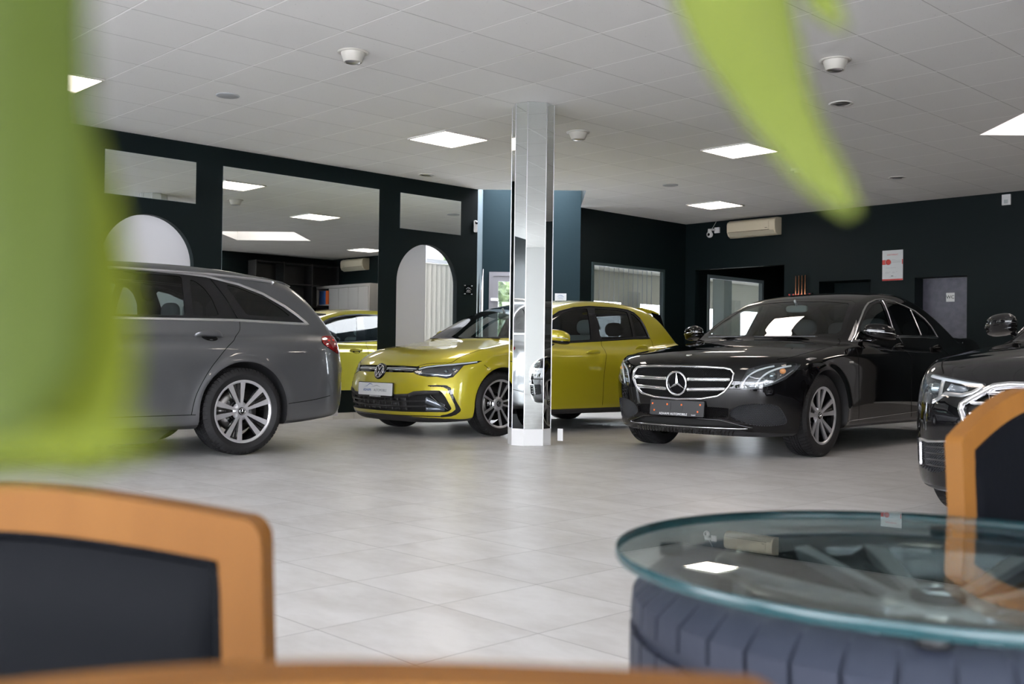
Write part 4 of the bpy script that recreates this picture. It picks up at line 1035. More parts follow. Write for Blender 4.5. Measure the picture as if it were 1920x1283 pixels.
    # wheel housings
    for ax in wy.values():
        for sg in (1, -1):
            m = MB(); th = np.linspace(-.55, PI+.55, 40); V, F = [], []; rad = sp['ra']
            ss, zz = ax+rad*np.cos(th), np.maximum(sp['rw']+.006+rad*np.sin(th), .225)
            ss = np.where(zz < sp['rw'], ax+rad*np.sign(np.cos(th)), ss)
            X = car.side(ss, zz, sg)
            for i in range(len(th)):
                yo = X[i][1] if abs(X[i][1]) < 1.0 and abs(X[i][1]) > .6 else sg*.85
                V += [(ss[i], yo, zz[i]), (ss[i]*1., yo-sg*.012, zz[i]), (ax+(ss[i]-ax)*1.0, sg*.52, zz[i])]
            for i in range(len(th)-1): F += [(i*3, i*3+1, i*3+4, i*3+3), (i*3+1, i*3+2, i*3+5, i*3+4)]
            V.append((ax, sg*.52, sp['rw'])); c_ = len(V)-1
            for i in range(len(th)-1): F.append((i*3+2, c_, i*3+5))
            m.add(V, F, True); m.build('wheel_arch_liner', M['plastic'], R)
    # wheels
    w0 = look['wheel']; wy_ = look.get('wy', .785)
    proto = make_wheel(*w0)
    first = True
    for (ax, sg, st) in ((wy[0], -1, look.get('steer', 0)), (wy[0], 1, look.get('steer', 0)), (wy[1], -1, 0), (wy[1], 1, 0)):
        w = proto if first else copy_tree(proto)
        first = False; w.parent = R; w.location = (ax, sg*wy_, w0[1]); w.rotation_euler = (0, look.get('spin', .0)*sg, (0 if sg > 0 else PI)+st)
    car_interior(R, sp, col=look.get('seat', 'seat'))
    return R, car, pw
# ---------------------------------------------------------------- paints
M['blackpaint'] = paint('black_car_paint', (.0035, .0035, .004), 0, .3)
M['yellow'] = paint('lime_yellow_car_paint', (.42, .365, .012), .35, .38)
M['greypaint'] = paint('grey_car_paint', (.085, .088, .094), .55, .36)
M['red'] = pbr('red_lamp', (.20, .004, .006), .10, 0, 1.); M['redglow'] = pbr('red_reflector', (.75, .03, .02), .1, .3, 1.)
M['orange'] = pbr('orange_clip', (.75, .14, .02), .4)
M['amber'] = pbr('amber', (.6, .25, .08), .3)
M['platew'] = pbr('plate_white', (.72, .73, .74), .3); M['blue'] = pbr('print_blue', (.03, .09, .30), .4); M['greyp'] = pbr('print_grey', (.20, .22, .25), .4)
M['fogp'] = pbr('fog_panel', (.16, .18, .21), .12, .6)
M['bulb'] = pbr('projector', (.16, .19, .20), .04, .8)
M['lampdark'] = pbr('lamp_bezel', (.045, .047, .05), .18)
M['lampref'] = pbr('lamp_reflector', (.42, .46, .52), .12, .9)
def recess(pw, tg, name, mat, depth, R, sel=None):
    V, F, LN = pw.get(tg, sel, -depth, -depth)
    return lmesh(name, V, F, mat, R, LN) if F else None
def both(poly): return [(y, z) for y, z in poly]
def mirror_poly(half):
    """half outline (y>=0) from the top centre round to the bottom centre -> the full closed outline"""
    return list(half)+[(-y, z) for y, z in reversed(half) if y > 1e-6]
def inlay(car, m, pts, sg, depth, r, step=.02, prof=None):
    X, N = on(car, 'front', pts, sg, step); X = X-N*depth
    if prof: m.sweep(X, N, prof)
    else: m.tube(X, r, 8)
def front_plate(R, s, z, w, h, tilt, body, mat, holder):
    """plate on the nose, facing -X"""
    m = MB(); m.prism(rnd([(-w/2, -h/2), (w/2, -h/2), (w/2, h/2), (-w/2, h/2)], .012, 3), 0, .012, lambda a, b, c: (-c, a, b))
    o = m.build(body, mat, R); o.location = (s, 0, z); o.rotation_euler = (0, tilt, 0); return o
TXT = (PI/2, 0, -PI/2)

# ---------------------------------------------------------------- black sedan in the middle
GR = mirror_poly([(0, .718), (.24, .717), (.40, .711), (.455, .700), (.483, .668), (.478, .612), (.455, .570), (.42, .525), (.365, .490), (.225, .464), (0, .454)])
HLE = [(.523, .556), (.54, .61), (.56, .655), (.575, .704), (.60, .715), (.66, .738), (.72, .752), (.779, .760), (.836, .762), (.862, .752), (.864, .734), (.850, .690), (.816, .632), (.771, .600), (.71, .572), (.657, .556), (.60, .546), (.556, .543)]
E_LOOK = dict(
    dlo=[(1.507, .952), (1.60, 1.005), (1.757, 1.108), (1.98, 1.233), (2.08, 1.28), (2.177, 1.316), (2.367, 1.356), (2.557, 1.372), (2.788, 1.364), (2.984, 1.334), (3.178, 1.292), (3.347, 1.218), (3.444, 1.14), (3.50, 1.025), (2.765, 1.020), (2.41, 1.008), (1.954, .978)],
    glass=[[(1.66, 1.0), (1.80, 1.105), (2.04, 1.232), (2.212, 1.296), (2.365, 1.328), (2.455, 1.337), (2.385, 1.034), (1.95, 1.003)], [(2.575, 1.342), (2.845, 1.328), (3.06, 1.285), (3.05, 1.046), (2.60, 1.036)], [(3.11, 1.272), (3.320, 1.185), (3.42, 1.09), (3.44, 1.052), (3.10, 1.046)]],
    gmat=['fclear', 'priv', 'priv'],
    ws=[(-.2, .965), (.42, .985), (.70, 1.005), (.705, 1.04), (.655, 1.14), (.60, 1.24), (.563, 1.315), (.50, 1.343), (.26, 1.362), (-.2, 1.372)],
    wsg=[(-.2, .99), (.42, 1.005), (.655, 1.022), (.665, 1.05), (.60, 1.18), (.535, 1.295), (.50, 1.315), (.26, 1.335), (-.2, 1.345)],
    rw=[(-.2, 1.10), (.52, 1.12), (.60, 1.15), (.50, 1.36), (.3, 1.385), (-.2, 1.39)],
    doors=[[(1.40, .27), (1.372, .76), (1.46, .955), (1.9, 1.0), (2.50, 1.035), (2.462, .6), (2.49, .27)], [(2.492, .27), (2.464, .6), (2.502, 1.035), (3.46, 1.05), (3.50, .93), (3.37, .72), (3.28, .5), (3.25, .27)]],
    hood=[(.055, -.2), (.058, .24), (.075, .47), (.13, .565), (.30, .735), (.42, .80), (.64, .808), (1.07, .80), (1.36, .745), (1.43, .70), (1.36, .52), (1.26, .25), (1.225, 0), (1.225, -.2)],
    bumper=lambda s, y, z: np.maximum(z-np.interp(np.abs(y), [0, .5, .6, .87], [.737, .733, .695, .655]), s-.62),
    fascia=[('front', GR[:11]+[(-.2, .454), (-.2, .718)], 'grille'), ('front', HLE, 'headlight'),
            ('front', smooth_closed([(.452, .325), (.462, .38), (.543, .424), (.674, .436), (.762, .427), (.797, .371), (.808, .290), (.755, .268), (.636, .261), (.527, .287)], 5), 'pocket'),
            ('front', [(-.2, .308), (.26, .308), (.43, .325), (.448, .395), (.25, .402), (-.2, .402)], 'mid'),
            ('front', [(-.2, .236), (.16, .238), (.50, .238), (.568, .240), (.43, .276), (.36, .295), (-.2, .297)], 'low'),
            ('front', [(-.2, .10), (.80, .10), (.80, .192), (.58, .205), (.50, .225), (-.2, .229)], 'lip')],
    gaps=[('side', [(1.40, .27), (1.372, .76), (1.43, .90)]), ('side', [(2.49, .27), (2.462, .6), (2.50, 1.03)]), ('side', [(3.25, .40), (3.28, .5), (3.37, .72), (3.50, .93)]),
          ('top', [(.30, .735), (.42, .80), (.64, .808), (1.07, .80), (1.36, .745), (1.43, .70)]), ('side', [(.40, .675), (.52, .645)])],
    dlo_w=(.020, .007), wheel=('ten', .334, .245, .232, 'star'), wy=.768, spin=.3)
R, car, pw = car_base(E_SPEC, E_LOOK, 'glossy black four-door sedan with chrome-framed star grille right of the pillar', (-5.13, 6.82, .05), 'sedan', M['blackpaint'])
def netskin(tg, name, mat, depth, sel=None): return recess(pw, tg, name, M[mat], depth, R, sel)
gri = netskin('grille', 'grille', 'netE', .028)
netskin('mid', 'lower_grille', 'netE', .022)
for sel in (LEFT, RIGHT): netskin('pocket', 'bumper_intake', 'netP', .018, sel)
netskin('low', 'lower_intake', 'dark', .035)
lp = skin(pw, 'lip', 'bumper_lip', M['plastic'], R)
strip(car, 'grille_frame', M['chrome'], gri, [('front', GR, 1, True)], [(-.009, -.010), (-.009, .006), (-.004, .011), (.003, .011), (.008, .005), (.009, -.010)], .012)
for sg in (1, -1):
    for (z0, z1, y0, y1) in ((.618, .624, .098, .462), (.533, .547, .098, .435)):
        m = MB(); X, N = on(car, 'front', [(y0, z0), (y1, z1)], sg, .02); m.sweep(X-N*.006, N, [(-.016, -.012), (-.015, .004), (-.004, .012), (.008, .010), (.015, 0), (.016, -.012)][::sg]); m.build('grille_bar', M['chrome'], gri)
em = MB(); em.lathe([(.086, 0), (.085, .010), (.093, .014), (.101, .010), (.102, 0), (.094, -.006), (.086, 0)], 56, 'Y'); star(em, .088, .004, .17, .26)
eo = em.build('star_emblem', M['chrome'], gri); eo.location = (.000, 0, .581); eo.rotation_euler = (-.06, 0, PI/2)
em = MB(); em.lathe([(.088, -.004), (0, -.004)], 40, 'Y'); e2 = em.build('emblem_backing', M['gloss'], gri); e2.location = (.000, 0, .581); e2.rotation_euler = (-.06, 0, PI/2)
hb = car.over(.175, 0)[0]; em = MB(); em.lathe([(.024, 0), (.023, .004), (.019, .005), (.018, .003), (0, .003)], 32, 'Z'); star(em, .001, 0)
hbo = em.build('hood_badge', M['alu'], R); hbo.location = tuple(hb+[0, 0, .0005]); hbo.rotation_euler = (0, -.22, 0)
# plate carrier without a plate: black, orange clips, dealer line
pl = front_plate(R, .012, .378, .520, .125, .10, 'license_plate_holder', M['plastic'], None)
for (y, z) in ((.235, .030), (.09, .028), (-.048, .028), (-.225, .034), (.215, -.024), (-.205, -.022)):
    m = MB(); m.b2((-.017, y-.006, z-.007), (-.0125, y+.006, z+.007)); m.build('orange_clip', M['orange'], pl)
m = MB()
for y in (-.06, .06): m.b2((-.0145, y-.002, -.03), (-.0125, y+.002, .045))
m.b2((-.0145, -.25, -.036), (-.0125, .25, -.033)); m.build('holder_rib', M['trim'], pl)
text('lettering', 'ADHAMI AUTOMOBILE', .026, M['platew'], pl, (-.0132, .03, -.049), TXT, spacing=1.02, sx=1.0)
text('lettering', 'GmbH', .015, M['platew'], pl, (-.0132, -.165, -.051), TXT)
strip(car, 'bumper_chrome_strip', M['chrome'], R, [('front', [(-.565, .2375), (-.50, .2335), (-.2, .231), (.2, .231), (.50, .2335), (.565, .2375)], 1, False)], HALF(.009, .005), .02)
strip(car, 'lip_blade', M['gloss'], R, [('front', [(-.60, .247), (-.565, .252), (-.43, .284), (-.36, .302), (0, .304), (.36, .302), (.43, .284), (.565, .252), (.60, .247)], 1, False)], HALF(.014, .012), .02)
m = MB()
for k in range(30):
    y = -.46+k*.032; X, N = on(car, 'front', [(y, .214), (y+.045, .174)], 1, .012); m.sweep(X, N, [(-.005, 0), (-.003, .005), (.003, .005), (.005, 0)])
m.build('lip_fins', M['gloss'], lp)
for sg, sel in ((-1, LEFT), (1, RIGHT)):
    h = recess(pw, 'headlight', 'headlight', M['lampdark'], .045, R, sel)
    skin(pw, 'headlight', 'lamp_lens', M['lens'], h, sel, off=.001)
    m = MB(); inlay(car, m, smooth_open([(.548, .572), (.563, .610), (.590, .655), (.635, .695), (.69, .722), (.74, .74)], 5), sg, .016, .0075); inlay(car, m, smooth_open([(.640, .566), (.655, .605), (.690, .660), (.735, .700), (.79, .728), (.83, .742)], 5), sg, .016, .0075); m.build('light_guide', M['drl'], h)
    X, N = on(car, 'front', [(.745, .662), (.746, .662)], sg); c = X[0]-N[0]*.035
    m = MB(); m.ell(tuple(c), (.036, .036, .036), 1, 24, 16); m.build('projector_lamp', M['bulb'], h)
    X, N = on(car, 'front', [(.80, .700), (.801, .70)], sg); m = MB(); m.ell(tuple(X[0]-N[0]*.028), (.02, .026, .022), 1, 20, 12); m.build('turn_lamp', M['amber'], h)
    m = MB(); inlay(car, m, [(.58, .588), (.62, .592), (.68, .604), (.72, .618)], sg, .026, 0, prof=[(-.017, 0), (-.014, .004), (.014, .004), (.017, 0)]); m.build('lamp_reflector', M['lampref'], h)
    m = MB(); inlay(car, m, [(.575, .662), (.64, .640), (.70, .640)], sg, .030, .004); inlay(car, m, [(.70, .585), (.76, .612), (.81, .655), (.845, .705)], sg, .012, .0035); m.build('lamp_frame_line', M['alu'], h)
    side_mirror(R, car, sg, 1.70, sg*.955, 1.035, M['blackpaint'], M['chrome'], (.085, .118, .070))
    door_handle(R, car, sg, 2.29, 2.52, .912, M['blackpaint'], M['gap'])
    door_handle(R, car, sg, 3.22, 3.45, .918, M['blackpaint'], M['gap'])
    strip(car, 'sill_trim_line', M['chrome'], R, [('side', [(1.18, .276), (2.6, .318), (3.36, .338)], sg, False)], HALF(.007, .003), .03)
    strip(car, 'pillar_trim_line', M['chrome'], R, [('side', [(2.515, 1.365), (2.50, 1.25), (2.43, 1.02)], sg, False), ('side', [(2.50, 1.03), (2.555, .93)], sg, False), ('side', [(3.085, 1.30), (3.075, 1.04)], sg, False)], HALF(.010, .004), .02)
    m = MB(); X, N = on(car, 'side', [(1.20, .77), (1.275, .77)], sg); m.sweep(X, N, [(-.008, 0), (-.007, .002), (.007, .002), (.008, 0)]); m.build('fender_badge', M['alu'], R)
m = MB(); m.b2((1.30, -.55, .985), (1.34, .05, .995)); m.box((1.33, .25, .99), (.03, .55, .01), rz=.1); m.build('wiper', M['trim'], R)
SEDAN = R

# ---------------------------------------------------------------- yellow hatchback
HLG = [(.443, .618), (.47, .645), (.512, .671), (.62, .690), (.738, .703), (.82, .722), (.868, .738), (.866, .728), (.857, .707), (.835, .698), (.813, .686), (.803, .640), (.797, .612), (.783, .582), (.745, .566), (.715, .570), (.68, .581), (.63, .580), (.597, .581), (.55, .586), (.525, .592), (.48, .604)]
INT = [(-.2, .236), (.38, .238), (.62, .243), (.745, .246), (.768, .255), (.787, .280), (.775, .33), (.758, .385), (.735, .43), (.718, .449), (.60, .446), (.50, .438), (.45, .41), (.41, .388), (-.2, .388)]
G_LOOK = dict(
    dlo=[(1.38, .925), (1.60, 1.09), (1.775, 1.205), (1.923, 1.267), (2.165, 1.318), (2.428, 1.343), (2.851, 1.343), (3.08, 1.328), (3.18, 1.300), (3.25, 1.24), (3.29, 1.15), (3.32, 1.005), (3.02, .996), (2.302, .954), (1.93, .934)],
    glass=[[(1.56, .958), (1.66, 1.08), (1.80, 1.178), (1.94, 1.242), (2.16, 1.296), (2.375, 1.315), (2.275, .972), (1.93, .952)], [(2.49, 1.320), (2.85, 1.320), (3.055, 1.302), (3.0, 1.016), (2.43, .980)], [(3.10, 1.294), (3.165, 1.272), (3.23, 1.21), (3.292, 1.024), (3.05, 1.018)]],
    gmat=['fclear', 'priv', 'priv'],
    ws=[(-.2, .955), (.42, .962), (.69, .968), (.70, .99), (.645, 1.12), (.58, 1.24), (.53, 1.31), (.45, 1.335), (.2, 1.352), (-.2, 1.356)],
    wsg=[(-.2, .972), (.42, .980), (.645, .986), (.655, 1.01), (.60, 1.11), (.535, 1.23), (.49, 1.285), (.42, 1.305), (.2, 1.322), (-.2, 1.326)],
    rw=[(-.2, 1.0), (.60, 1.02), (.56, 1.20), (.50, 1.28), (-.2, 1.30)],
    doors=[[(1.30, .27), (1.25, .6), (1.30, .86), (1.38, .93), (2.435, .975), (2.345, .62), (2.335, .27)], [(2.337, .27), (2.347, .62), (2.437, .975), (3.33, 1.01), (3.33, .93), (3.19, .70), (3.10, .5), (3.07, .27)]],
    hood=[(.085, -.2), (.09, .15), (.145, .47), (.31, .71), (.45, .757), (.70, .80), (1.0, .795), (1.17, .73), (1.15, .6), (1.08, .3), (1.055, 0), (1.055, -.2)],
    bumper=lambda s, y, z: np.maximum(z-np.interp(np.abs(y), [0, .45, .6, .8, .87], [.668, .668, .69, .70, .66]), s-np.interp(z, [.2, .55, .66], [.66, .66, .62])),
    fascia=[('front', HLG, 'headlight'), ('front', [(-.2, .612), (.20, .612), (.445, .613), (.47, .645), (.505, .672), (.30, .678), (-.2, .680)], 'band'),
            ('front', INT, 'intake'),
            ('front', [(.565, .477), (.624, .497), (.70, .503), (.755, .501), (.783, .478), (.805, .39), (.824, .30), (.826, .27), (.822, .250), (.80, .222), (.77, .205), (.70, .196), (.70, .214), (.75, .226), (.785, .245), (.806, .275), (.804, .321), (.785, .40), (.766, .462), (.74, .480), (.69, .485), (.626, .481)], 'cblade'),
            ('front', [(-.2, .05), (.86, .05), (.86, .170), (.66, .166), (.44, .188), (-.2, .190)], 'lip')],
    gaps=[('side', [(1.30, .27), (1.25, .6), (1.30, .86), (1.36, .92)]), ('side', [(2.335, .27), (2.345, .62), (2.437, .972)]), ('side', [(3.07, .30), (3.10, .5), (3.19, .70), (3.33, .93), (3.33, 1.0)]),
          ('top', [(.145, .47), (.31, .71), (.45, .757), (.70, .80), (1.0, .795), (1.17, .73)]), ('side', [(.60, .715), (.68, .66)])],
    dlo_w=(.014, .004), dlo_mat='gloss', wheel=('turbine', .316, .225, .235, 'vw'), wy=.762, spin=.12, steer=-.02,
    sill=lambda s, y, z: np.maximum(z-.245, np.maximum(1.15-s, s-3.2)), sill_mat=M['plastic'], sill_all=True)
GSP = dict(G_SPEC, ws0=1.08, rvm=(1.72, 1.22))
M['seat_light'] = noise_bump(pbr('grey_seat_cloth', (.20, .23, .24), .7), 200, .2)
E_ = E_LOOK
G_LOOK['seat'] = 'seat_light'
R, car, pw = car_base(GSP, G_LOOK, 'lime yellow five-door hatchback behind the mirrored pillar', (-8.226, 6.103, -.011), 'hatchback', M['yellow'])
band = recess(pw, 'band', 'grille_band', M['gloss'], .010, R)
strip(car, 'light_strip', M['drl'], band, [('front', [(.075, .655), (.30, .657), (.46, .652)], sg, False) for sg in (1, -1)], HALF(.010, .006), .02, -.008)
strip(car, 'chrome_strip', M['chrome'], band, [('front', [(.075, .640), (.30, .641), (.445, .637)], sg, False) for sg in (1, -1)], HALF(.008, .004), .02, -.008)
nn = car.normal(car.front(0, .62))[0]; el = math.asin(nn[2])
em = MB(); em.lathe([(.082, -.02), (.082, .006), (.076, .012), (0, .012)], 48, 'Y'); eo = em.build('emblem_base', M['gloss'], band)
em = MB(); vw(em, .068, .012, h=.004); e2 = em.build('emblem', M['chrome'], eo)
eo.location = tuple(car.front(0, .618)[0]+nn*.004); eo.rotation_euler = (0, 0, PI/2); eo.rotation_mode = 'XYZ'; eo.rotation_euler = (Matrix.Rotation(el*.7, 3, 'Y') @ Matrix.Rotation(PI/2, 3, 'Z')).to_euler()
it = recess(pw, 'intake', 'lower_grille', M['dark'], .05, R)
m = MB()
for z in (.285, .335):
    X, N = on(car, 'front', [(-.60, z+.01), (-.4, z), (.4, z), (.60, z+.01)], 1, .03); m.sweep(X-N*.012, N, [(-.006, -.02), (-.006, .004), (.006, .004), (.006, -.02)])
for k in range(-6, 7):
    if abs(k) > 4: continue
    y = k*.095; X, N = on(car, 'front', [(y, .243), (y, .385)], 1, .02); m.sweep(X-N*.03, N, [(-.006, -.01), (-.006, .004), (.006, .004), (.006, -.01)])
m.build('grille_slats', M['plastic'], it)
m = MB()
for k in range(-4, 5):
    for (z0, z1) in ((.245, .28), (.29, .33), (.34, .38)):
        y = k*.095+.0475; X, N = on(car, 'front', [(y, z0), (y, z1)], 1, .02); m.sweep(X-N*.04, N, [(-.036, 0), (-.03, .008), (.03, .008), (.036, 0)])
m.build('air_flaps', M['plastic'], it)
strip(car, 'grille_upper_blade', M['plastic'], it, [('front', [(-.44, .395), (0, .372), (.44, .395)], 1, False), ('front', [(.44, .395), (.50, .420), (.60, .430), (.715, .432)], 1, False), ('front', [(.44, .395), (.50, .420), (.60, .430), (.715, .432)], -1, False)], [(-.020, -.03), (-.018, .003), (.018, .003), (.020, -.03)], .02)
for sel in (LEFT, RIGHT): skin(pw, 'cblade', 'bumper_blade', M['gloss'], R, sel, off=.001)
strip(car, 'bumper_lower_line', M['gloss'], R, [('front', [(-.72, .204), (-.56, .2035), (-.40, .200), (0, .199), (.40, .200), (.56, .2035), (.72, .204)], 1, False)], HALF(.010, .003), .02)
skin(pw, 'lip', 'bumper_lip', M['plastic'], R)
pl = front_plate(R, -.002, .446, .555, .122, .02, 'license_plate', M['platew'], None)
m = MB(); m.prism(rnd([(-.285, -.079), (.285, -.079), (.285, .067), (-.285, .067)], .012, 3), -.006, .009, lambda a, b, c: (-c, a, b)); m.build('plate_frame', M['gloss'], pl)
text('lettering', 'ADHAMI', .036, M['blue'], pl, (-.0126, .13, -.012), TXT, sx=.93); text('lettering', 'AUTOMOBILE', .036, M['greyp'], pl, (-.0126, -.085, -.012), TXT, sx=.93)
text('lettering', 'ADHAMI AUTOMOBILE GmbH', .014, M['platew'], pl, (-.0096, 0, -.070), TXT)
def swoosh(m, pts, w):
    P = smooth_open(pts, 6); n = len(P)
    V, F = [], []
    for i, (a, b) in enumerate(P): t = i/(n-1); ww = w*math.sin(PI*min(max(t, .06), .94)); V += [(-.0126, a, b-ww/2), (-.0126, a, b+ww/2)]
    F = [(2*i, 2*i+2, 2*i+3, 2*i+1) for i in range(n-1)]; m.add(V, F)
m = MB(); swoosh(m, [(.18, .018), (.13, .028), (.10, .046), (.06, .046), (.03, .030)], .007); m.build('car_logo', M['blue'], pl)
m = MB(); swoosh(m, [(.07, .022), (.02, .026), (-.02, .034), (-.06, .028), (-.09, .018)], .005); m.build('car_logo_line', M['greyp'], pl)
for sg, sel in ((-1, LEFT), (1, RIGHT)):
    h = recess(pw, 'headlight', 'headlight', M['lampdark'], .03, R, sel)
    skin(pw, 'headlight', 'lamp_lens', M['lens'], h, sel, off=.001)
    m = MB(); inlay(car, m, [(.49, .650), (.56, .672), (.66, .688), (.75, .699), (.82, .714), (.855, .726)], sg, .006, 0, prof=[(-.007, 0), (-.005, .004), (.005, .004), (.007, 0)]); m.build('light_guide', M['drl'], h)
    m = MB()
    for (y, z, r_) in ((.775, .655, .026), (.725, .638, .024)):
        X, N = on(car, 'front', [(y, z), (y+.001, z)], sg); m.ell(tuple(X[0]-N[0]*.026), (r_, r_, r_*.8), 1, 18, 12)
    m.build('projector_lamp', M['bulb'], h)
    m = MB(); inlay(car, m, [(.50, .617), (.60, .603), (.68, .606), (.735, .596), (.775, .606)], sg, .016, 0, prof=[(-.014, 0), (-.01, .005), (.01, .005), (.014, 0)]); m.build('lamp_reflector', M['lampref'], h)
    m = MB(); inlay(car, m, [(.445, .616), (.48, .603), (.525, .590), (.597, .580), (.68, .580), (.745, .565), (.783, .581), (.80, .63), (.812, .684)], sg, .001, .003); m.build('lamp_frame_line', M['gloss'], h)
    m = MB(); inlay(car, m, [(.64, .41), (.735, .30), (.765, .262)], sg, .010, 0, prof=[(-.008, -.02), (-.007, .004), (.007, .004), (.008, -.02)]); m.build('intake_strut', M['gloss'], it)
    m = MB(); inlay(car, m, [(.60, .355), (.66, .330), (.74, .285)], sg, .024, 0, prof=[(-.03, -.01), (-.028, .002), (.028, .002), (.03, -.01)]); inlay(car, m, [(.59, .262), (.74, .262)], sg, .028, 0, prof=[(-.018, -.01), (-.016, .002), (.016, .002), (.018, -.01)]); m.build('fog_light_panel', M['fogp'], it)
    side_mirror(R, car, sg, 1.585, sg*.92, .985, M['yellow'], M['alu'], (.080, .112, .074))
    door_handle(R, car, sg, 2.08, 2.30, .828, M['yellow'], M['yellow'])
    door_handle(R, car, sg, 2.94, 3.16, .880, M['yellow'], M['yellow'])
    strip(car, 'body_crease_line', M['yellow'], R, [], HALF(.004, .002)) if False else None
m = MB(); m.b2((1.10, -.55, .960), (1.14, .05, .970)); m.box((1.13, .25, .965), (.03, .55, .01), rz=.1); m.build('wiper', M['trim'], R)
sp_ = MB(); sp_.prism([(3.44, 1.372), (3.66, 1.345), (3.78, 1.312), (3.76, 1.298), (3.5, 1.31)], -.50, .50, lambda a, b, c: (a, c, b)); sp_.build('roof_spoiler', M['yellow'], R, bev=.008)
sp_ = MB()
for sg in (1, -1): sp_.prism([(3.60, 1.32), (3.76, 1.295), (3.84, 1.14), (3.78, 1.12)], sg*.50, sg*.52, lambda a, b, c: (a, c, b))
sp_.build('spoiler_flank', M['gloss'], R)

# ---------------------------------------------------------------- grey station wagon
W_LOOK = dict(
    dlo=[(1.50, .952), (1.757, 1.118), (1.98, 1.243), (2.177, 1.325), (2.367, 1.365), (2.75, 1.388), (3.05, 1.391), (3.42, 1.383), (3.60, 1.373), (3.87, 1.322), (4.07, 1.258), (4.25, 1.164), (4.36, 1.09), (4.445, 1.022), (3.80, 1.034), (2.80, 1.020), (1.95, .98)],
    glass=[[(1.66, 1.0), (1.80, 1.115), (2.04, 1.240), (2.365, 1.345), (2.52, 1.358), (2.50, 1.03), (1.95, 1.003)], [(2.62, 1.362), (3.0, 1.368), (3.395, 1.358), (3.365, 1.056), (2.62, 1.044)], [(3.455, 1.338), (3.50, 1.328), (3.56, 1.28), (3.61, 1.20), (3.645, 1.060), (3.43, 1.058)], [(3.745, 1.318), (3.86, 1.298), (4.07, 1.225), (4.20, 1.152), (4.30, 1.075), (3.885, 1.078)]],
    gmat=['wag1', 'wag1', 'priv', 'priv'], gmat2=['wag2', 'wag2', 'wag1', 'wag1'],
    fascia=[('side', smooth_closed([(4.520, .874), (4.538, .906), (4.566, .925), (4.66, .929), (4.76, .925), (4.83, .90), (4.84, .80), (4.76, .785), (4.70, .787), (4.637, .810), (4.553, .845)], 4), 'tail')],
    ws=E_LOOK['ws'], wsg=E_LOOK['wsg'], rw=[(-.2, 1.02), (.60, 1.04), (.54, 1.28), (.48, 1.33), (-.2, 1.35)],
    doors=[[(1.40, .32), (1.372, .76), (1.46, .955), (1.9, 1.0), (2.56, 1.03), (2.54, .6), (2.56, .32)], [(2.562, .32), (2.542, .6), (2.562, 1.04), (3.81, 1.05), (3.80, .955), (3.64, .827), (3.49, .661), (3.39, .48), (3.35, .32)]],
    gaps=[('side', [(2.56, .32), (2.542, .6), (2.562, 1.03)]), ('side', [(3.81, 1.03), (3.796, .956), (3.74, .90), (3.638, .827), (3.56, .745), (3.491, .661), (3.43, .565), (3.384, .472), (3.36, .39), (3.349, .319)]), ('side', [(1.40, .32), (2.5, .32), (3.38, .321)]), ('side', [(3.625, 1.365), (3.73, 1.20), (3.80, 1.04)]), ('side', [(4.17, .385), (4.40, .408), (4.65, .448)])],
    dlo_w=(.022, .006), dlo_mat='alu', wheel=('ten_w', .334, .245, .238, 'star'), wy=.790, spin=.05)
W_LOOK['wheel'] = ('ten', .334, .245, .238, 'star')
M['wagon'] = glass('rear_door_glass', (.42, .50, .47), 1.5)
R, car, pw = car_base(W_SPEC, W_LOOK, 'dark grey station wagon seen from its left rear, cropped by the big leaf', (-8.096, .273, -.019), 'station_wagon', M['greypaint'], dict(fs=.03, cs=.022))
for sg in (1, -1):
    strip(car, 'roof_rail', M['alu'], R, [('top', [(2.3, .60), (2.8, .605), (3.4, .605), (3.9, .595), (4.2, .578)], sg, False)], [(-.009, -.002), (-.010, .012), (-.006, .018), (.005, .018), (.009, .012), (.009, -.002)], .03)
    door_handle(R, car, sg, 3.405, 3.640, .905, M['greypaint'], M['gap'], .024); door_handle(R, car, sg, 2.35, 2.585, .900, M['greypaint'], M['gap'], .024)
    side_mirror(R, car, sg, 1.785, sg*.975, 1.035, M['greypaint'], M['chrome'], (.095, .125, .072))
    tl = skin(pw, 'tail', 'tail_light', M['red'], R, LEFT if sg < 0 else RIGHT, off=.006, wall=.02)
    for (a_, b_, r_, mm) in ((4.60, .890, .018, 'redglow'), (4.66, .895, .016, 'redglow'), (4.69, .835, .014, 'redglow')):
        c0 = car.side(a_, b_, sg)[0]; m = MB(); m.ell(tuple(c0+car.normal(c0[None])[0]*.004), (r_, .005, r_*.5), 1, 14, 8); m.build('lamp_core', M[mm], tl)
strip(car, 'exhaust_trim', M['chrome'], R, [('rear', [], 1, False)], HALF(.02, .01)) if False else None
m = MB()
for sg in (1, -1): m.prism(rnd([(-.10, -.03), (.10, -.03), (.10, .03), (-.10, .03)], .02, 3), 4.62, 4.80, lambda a, b, c, s_=sg: (c, s_*.55+a, .285+b))
m.build('exhaust_tip', M['chrome'], R)
m = MB(); m.prism([(4.16, 1.408), (4.36, 1.378), (4.44, 1.345), (4.42, 1.325), (4.2, 1.34)], -.46, .46, lambda a, b, c: (a, c, b)); m.build('roof_spoiler', M['greypaint'], R, bev=.008)
m = MB(); m.prism([(2.78, .10), (3.20, .10), (3.33, .19), (3.30, .22), (2.7, .22)], -.62, .62, lambda a, b, c: (a, c, b)); m.build('underbody_tray', M['plastic'], R)

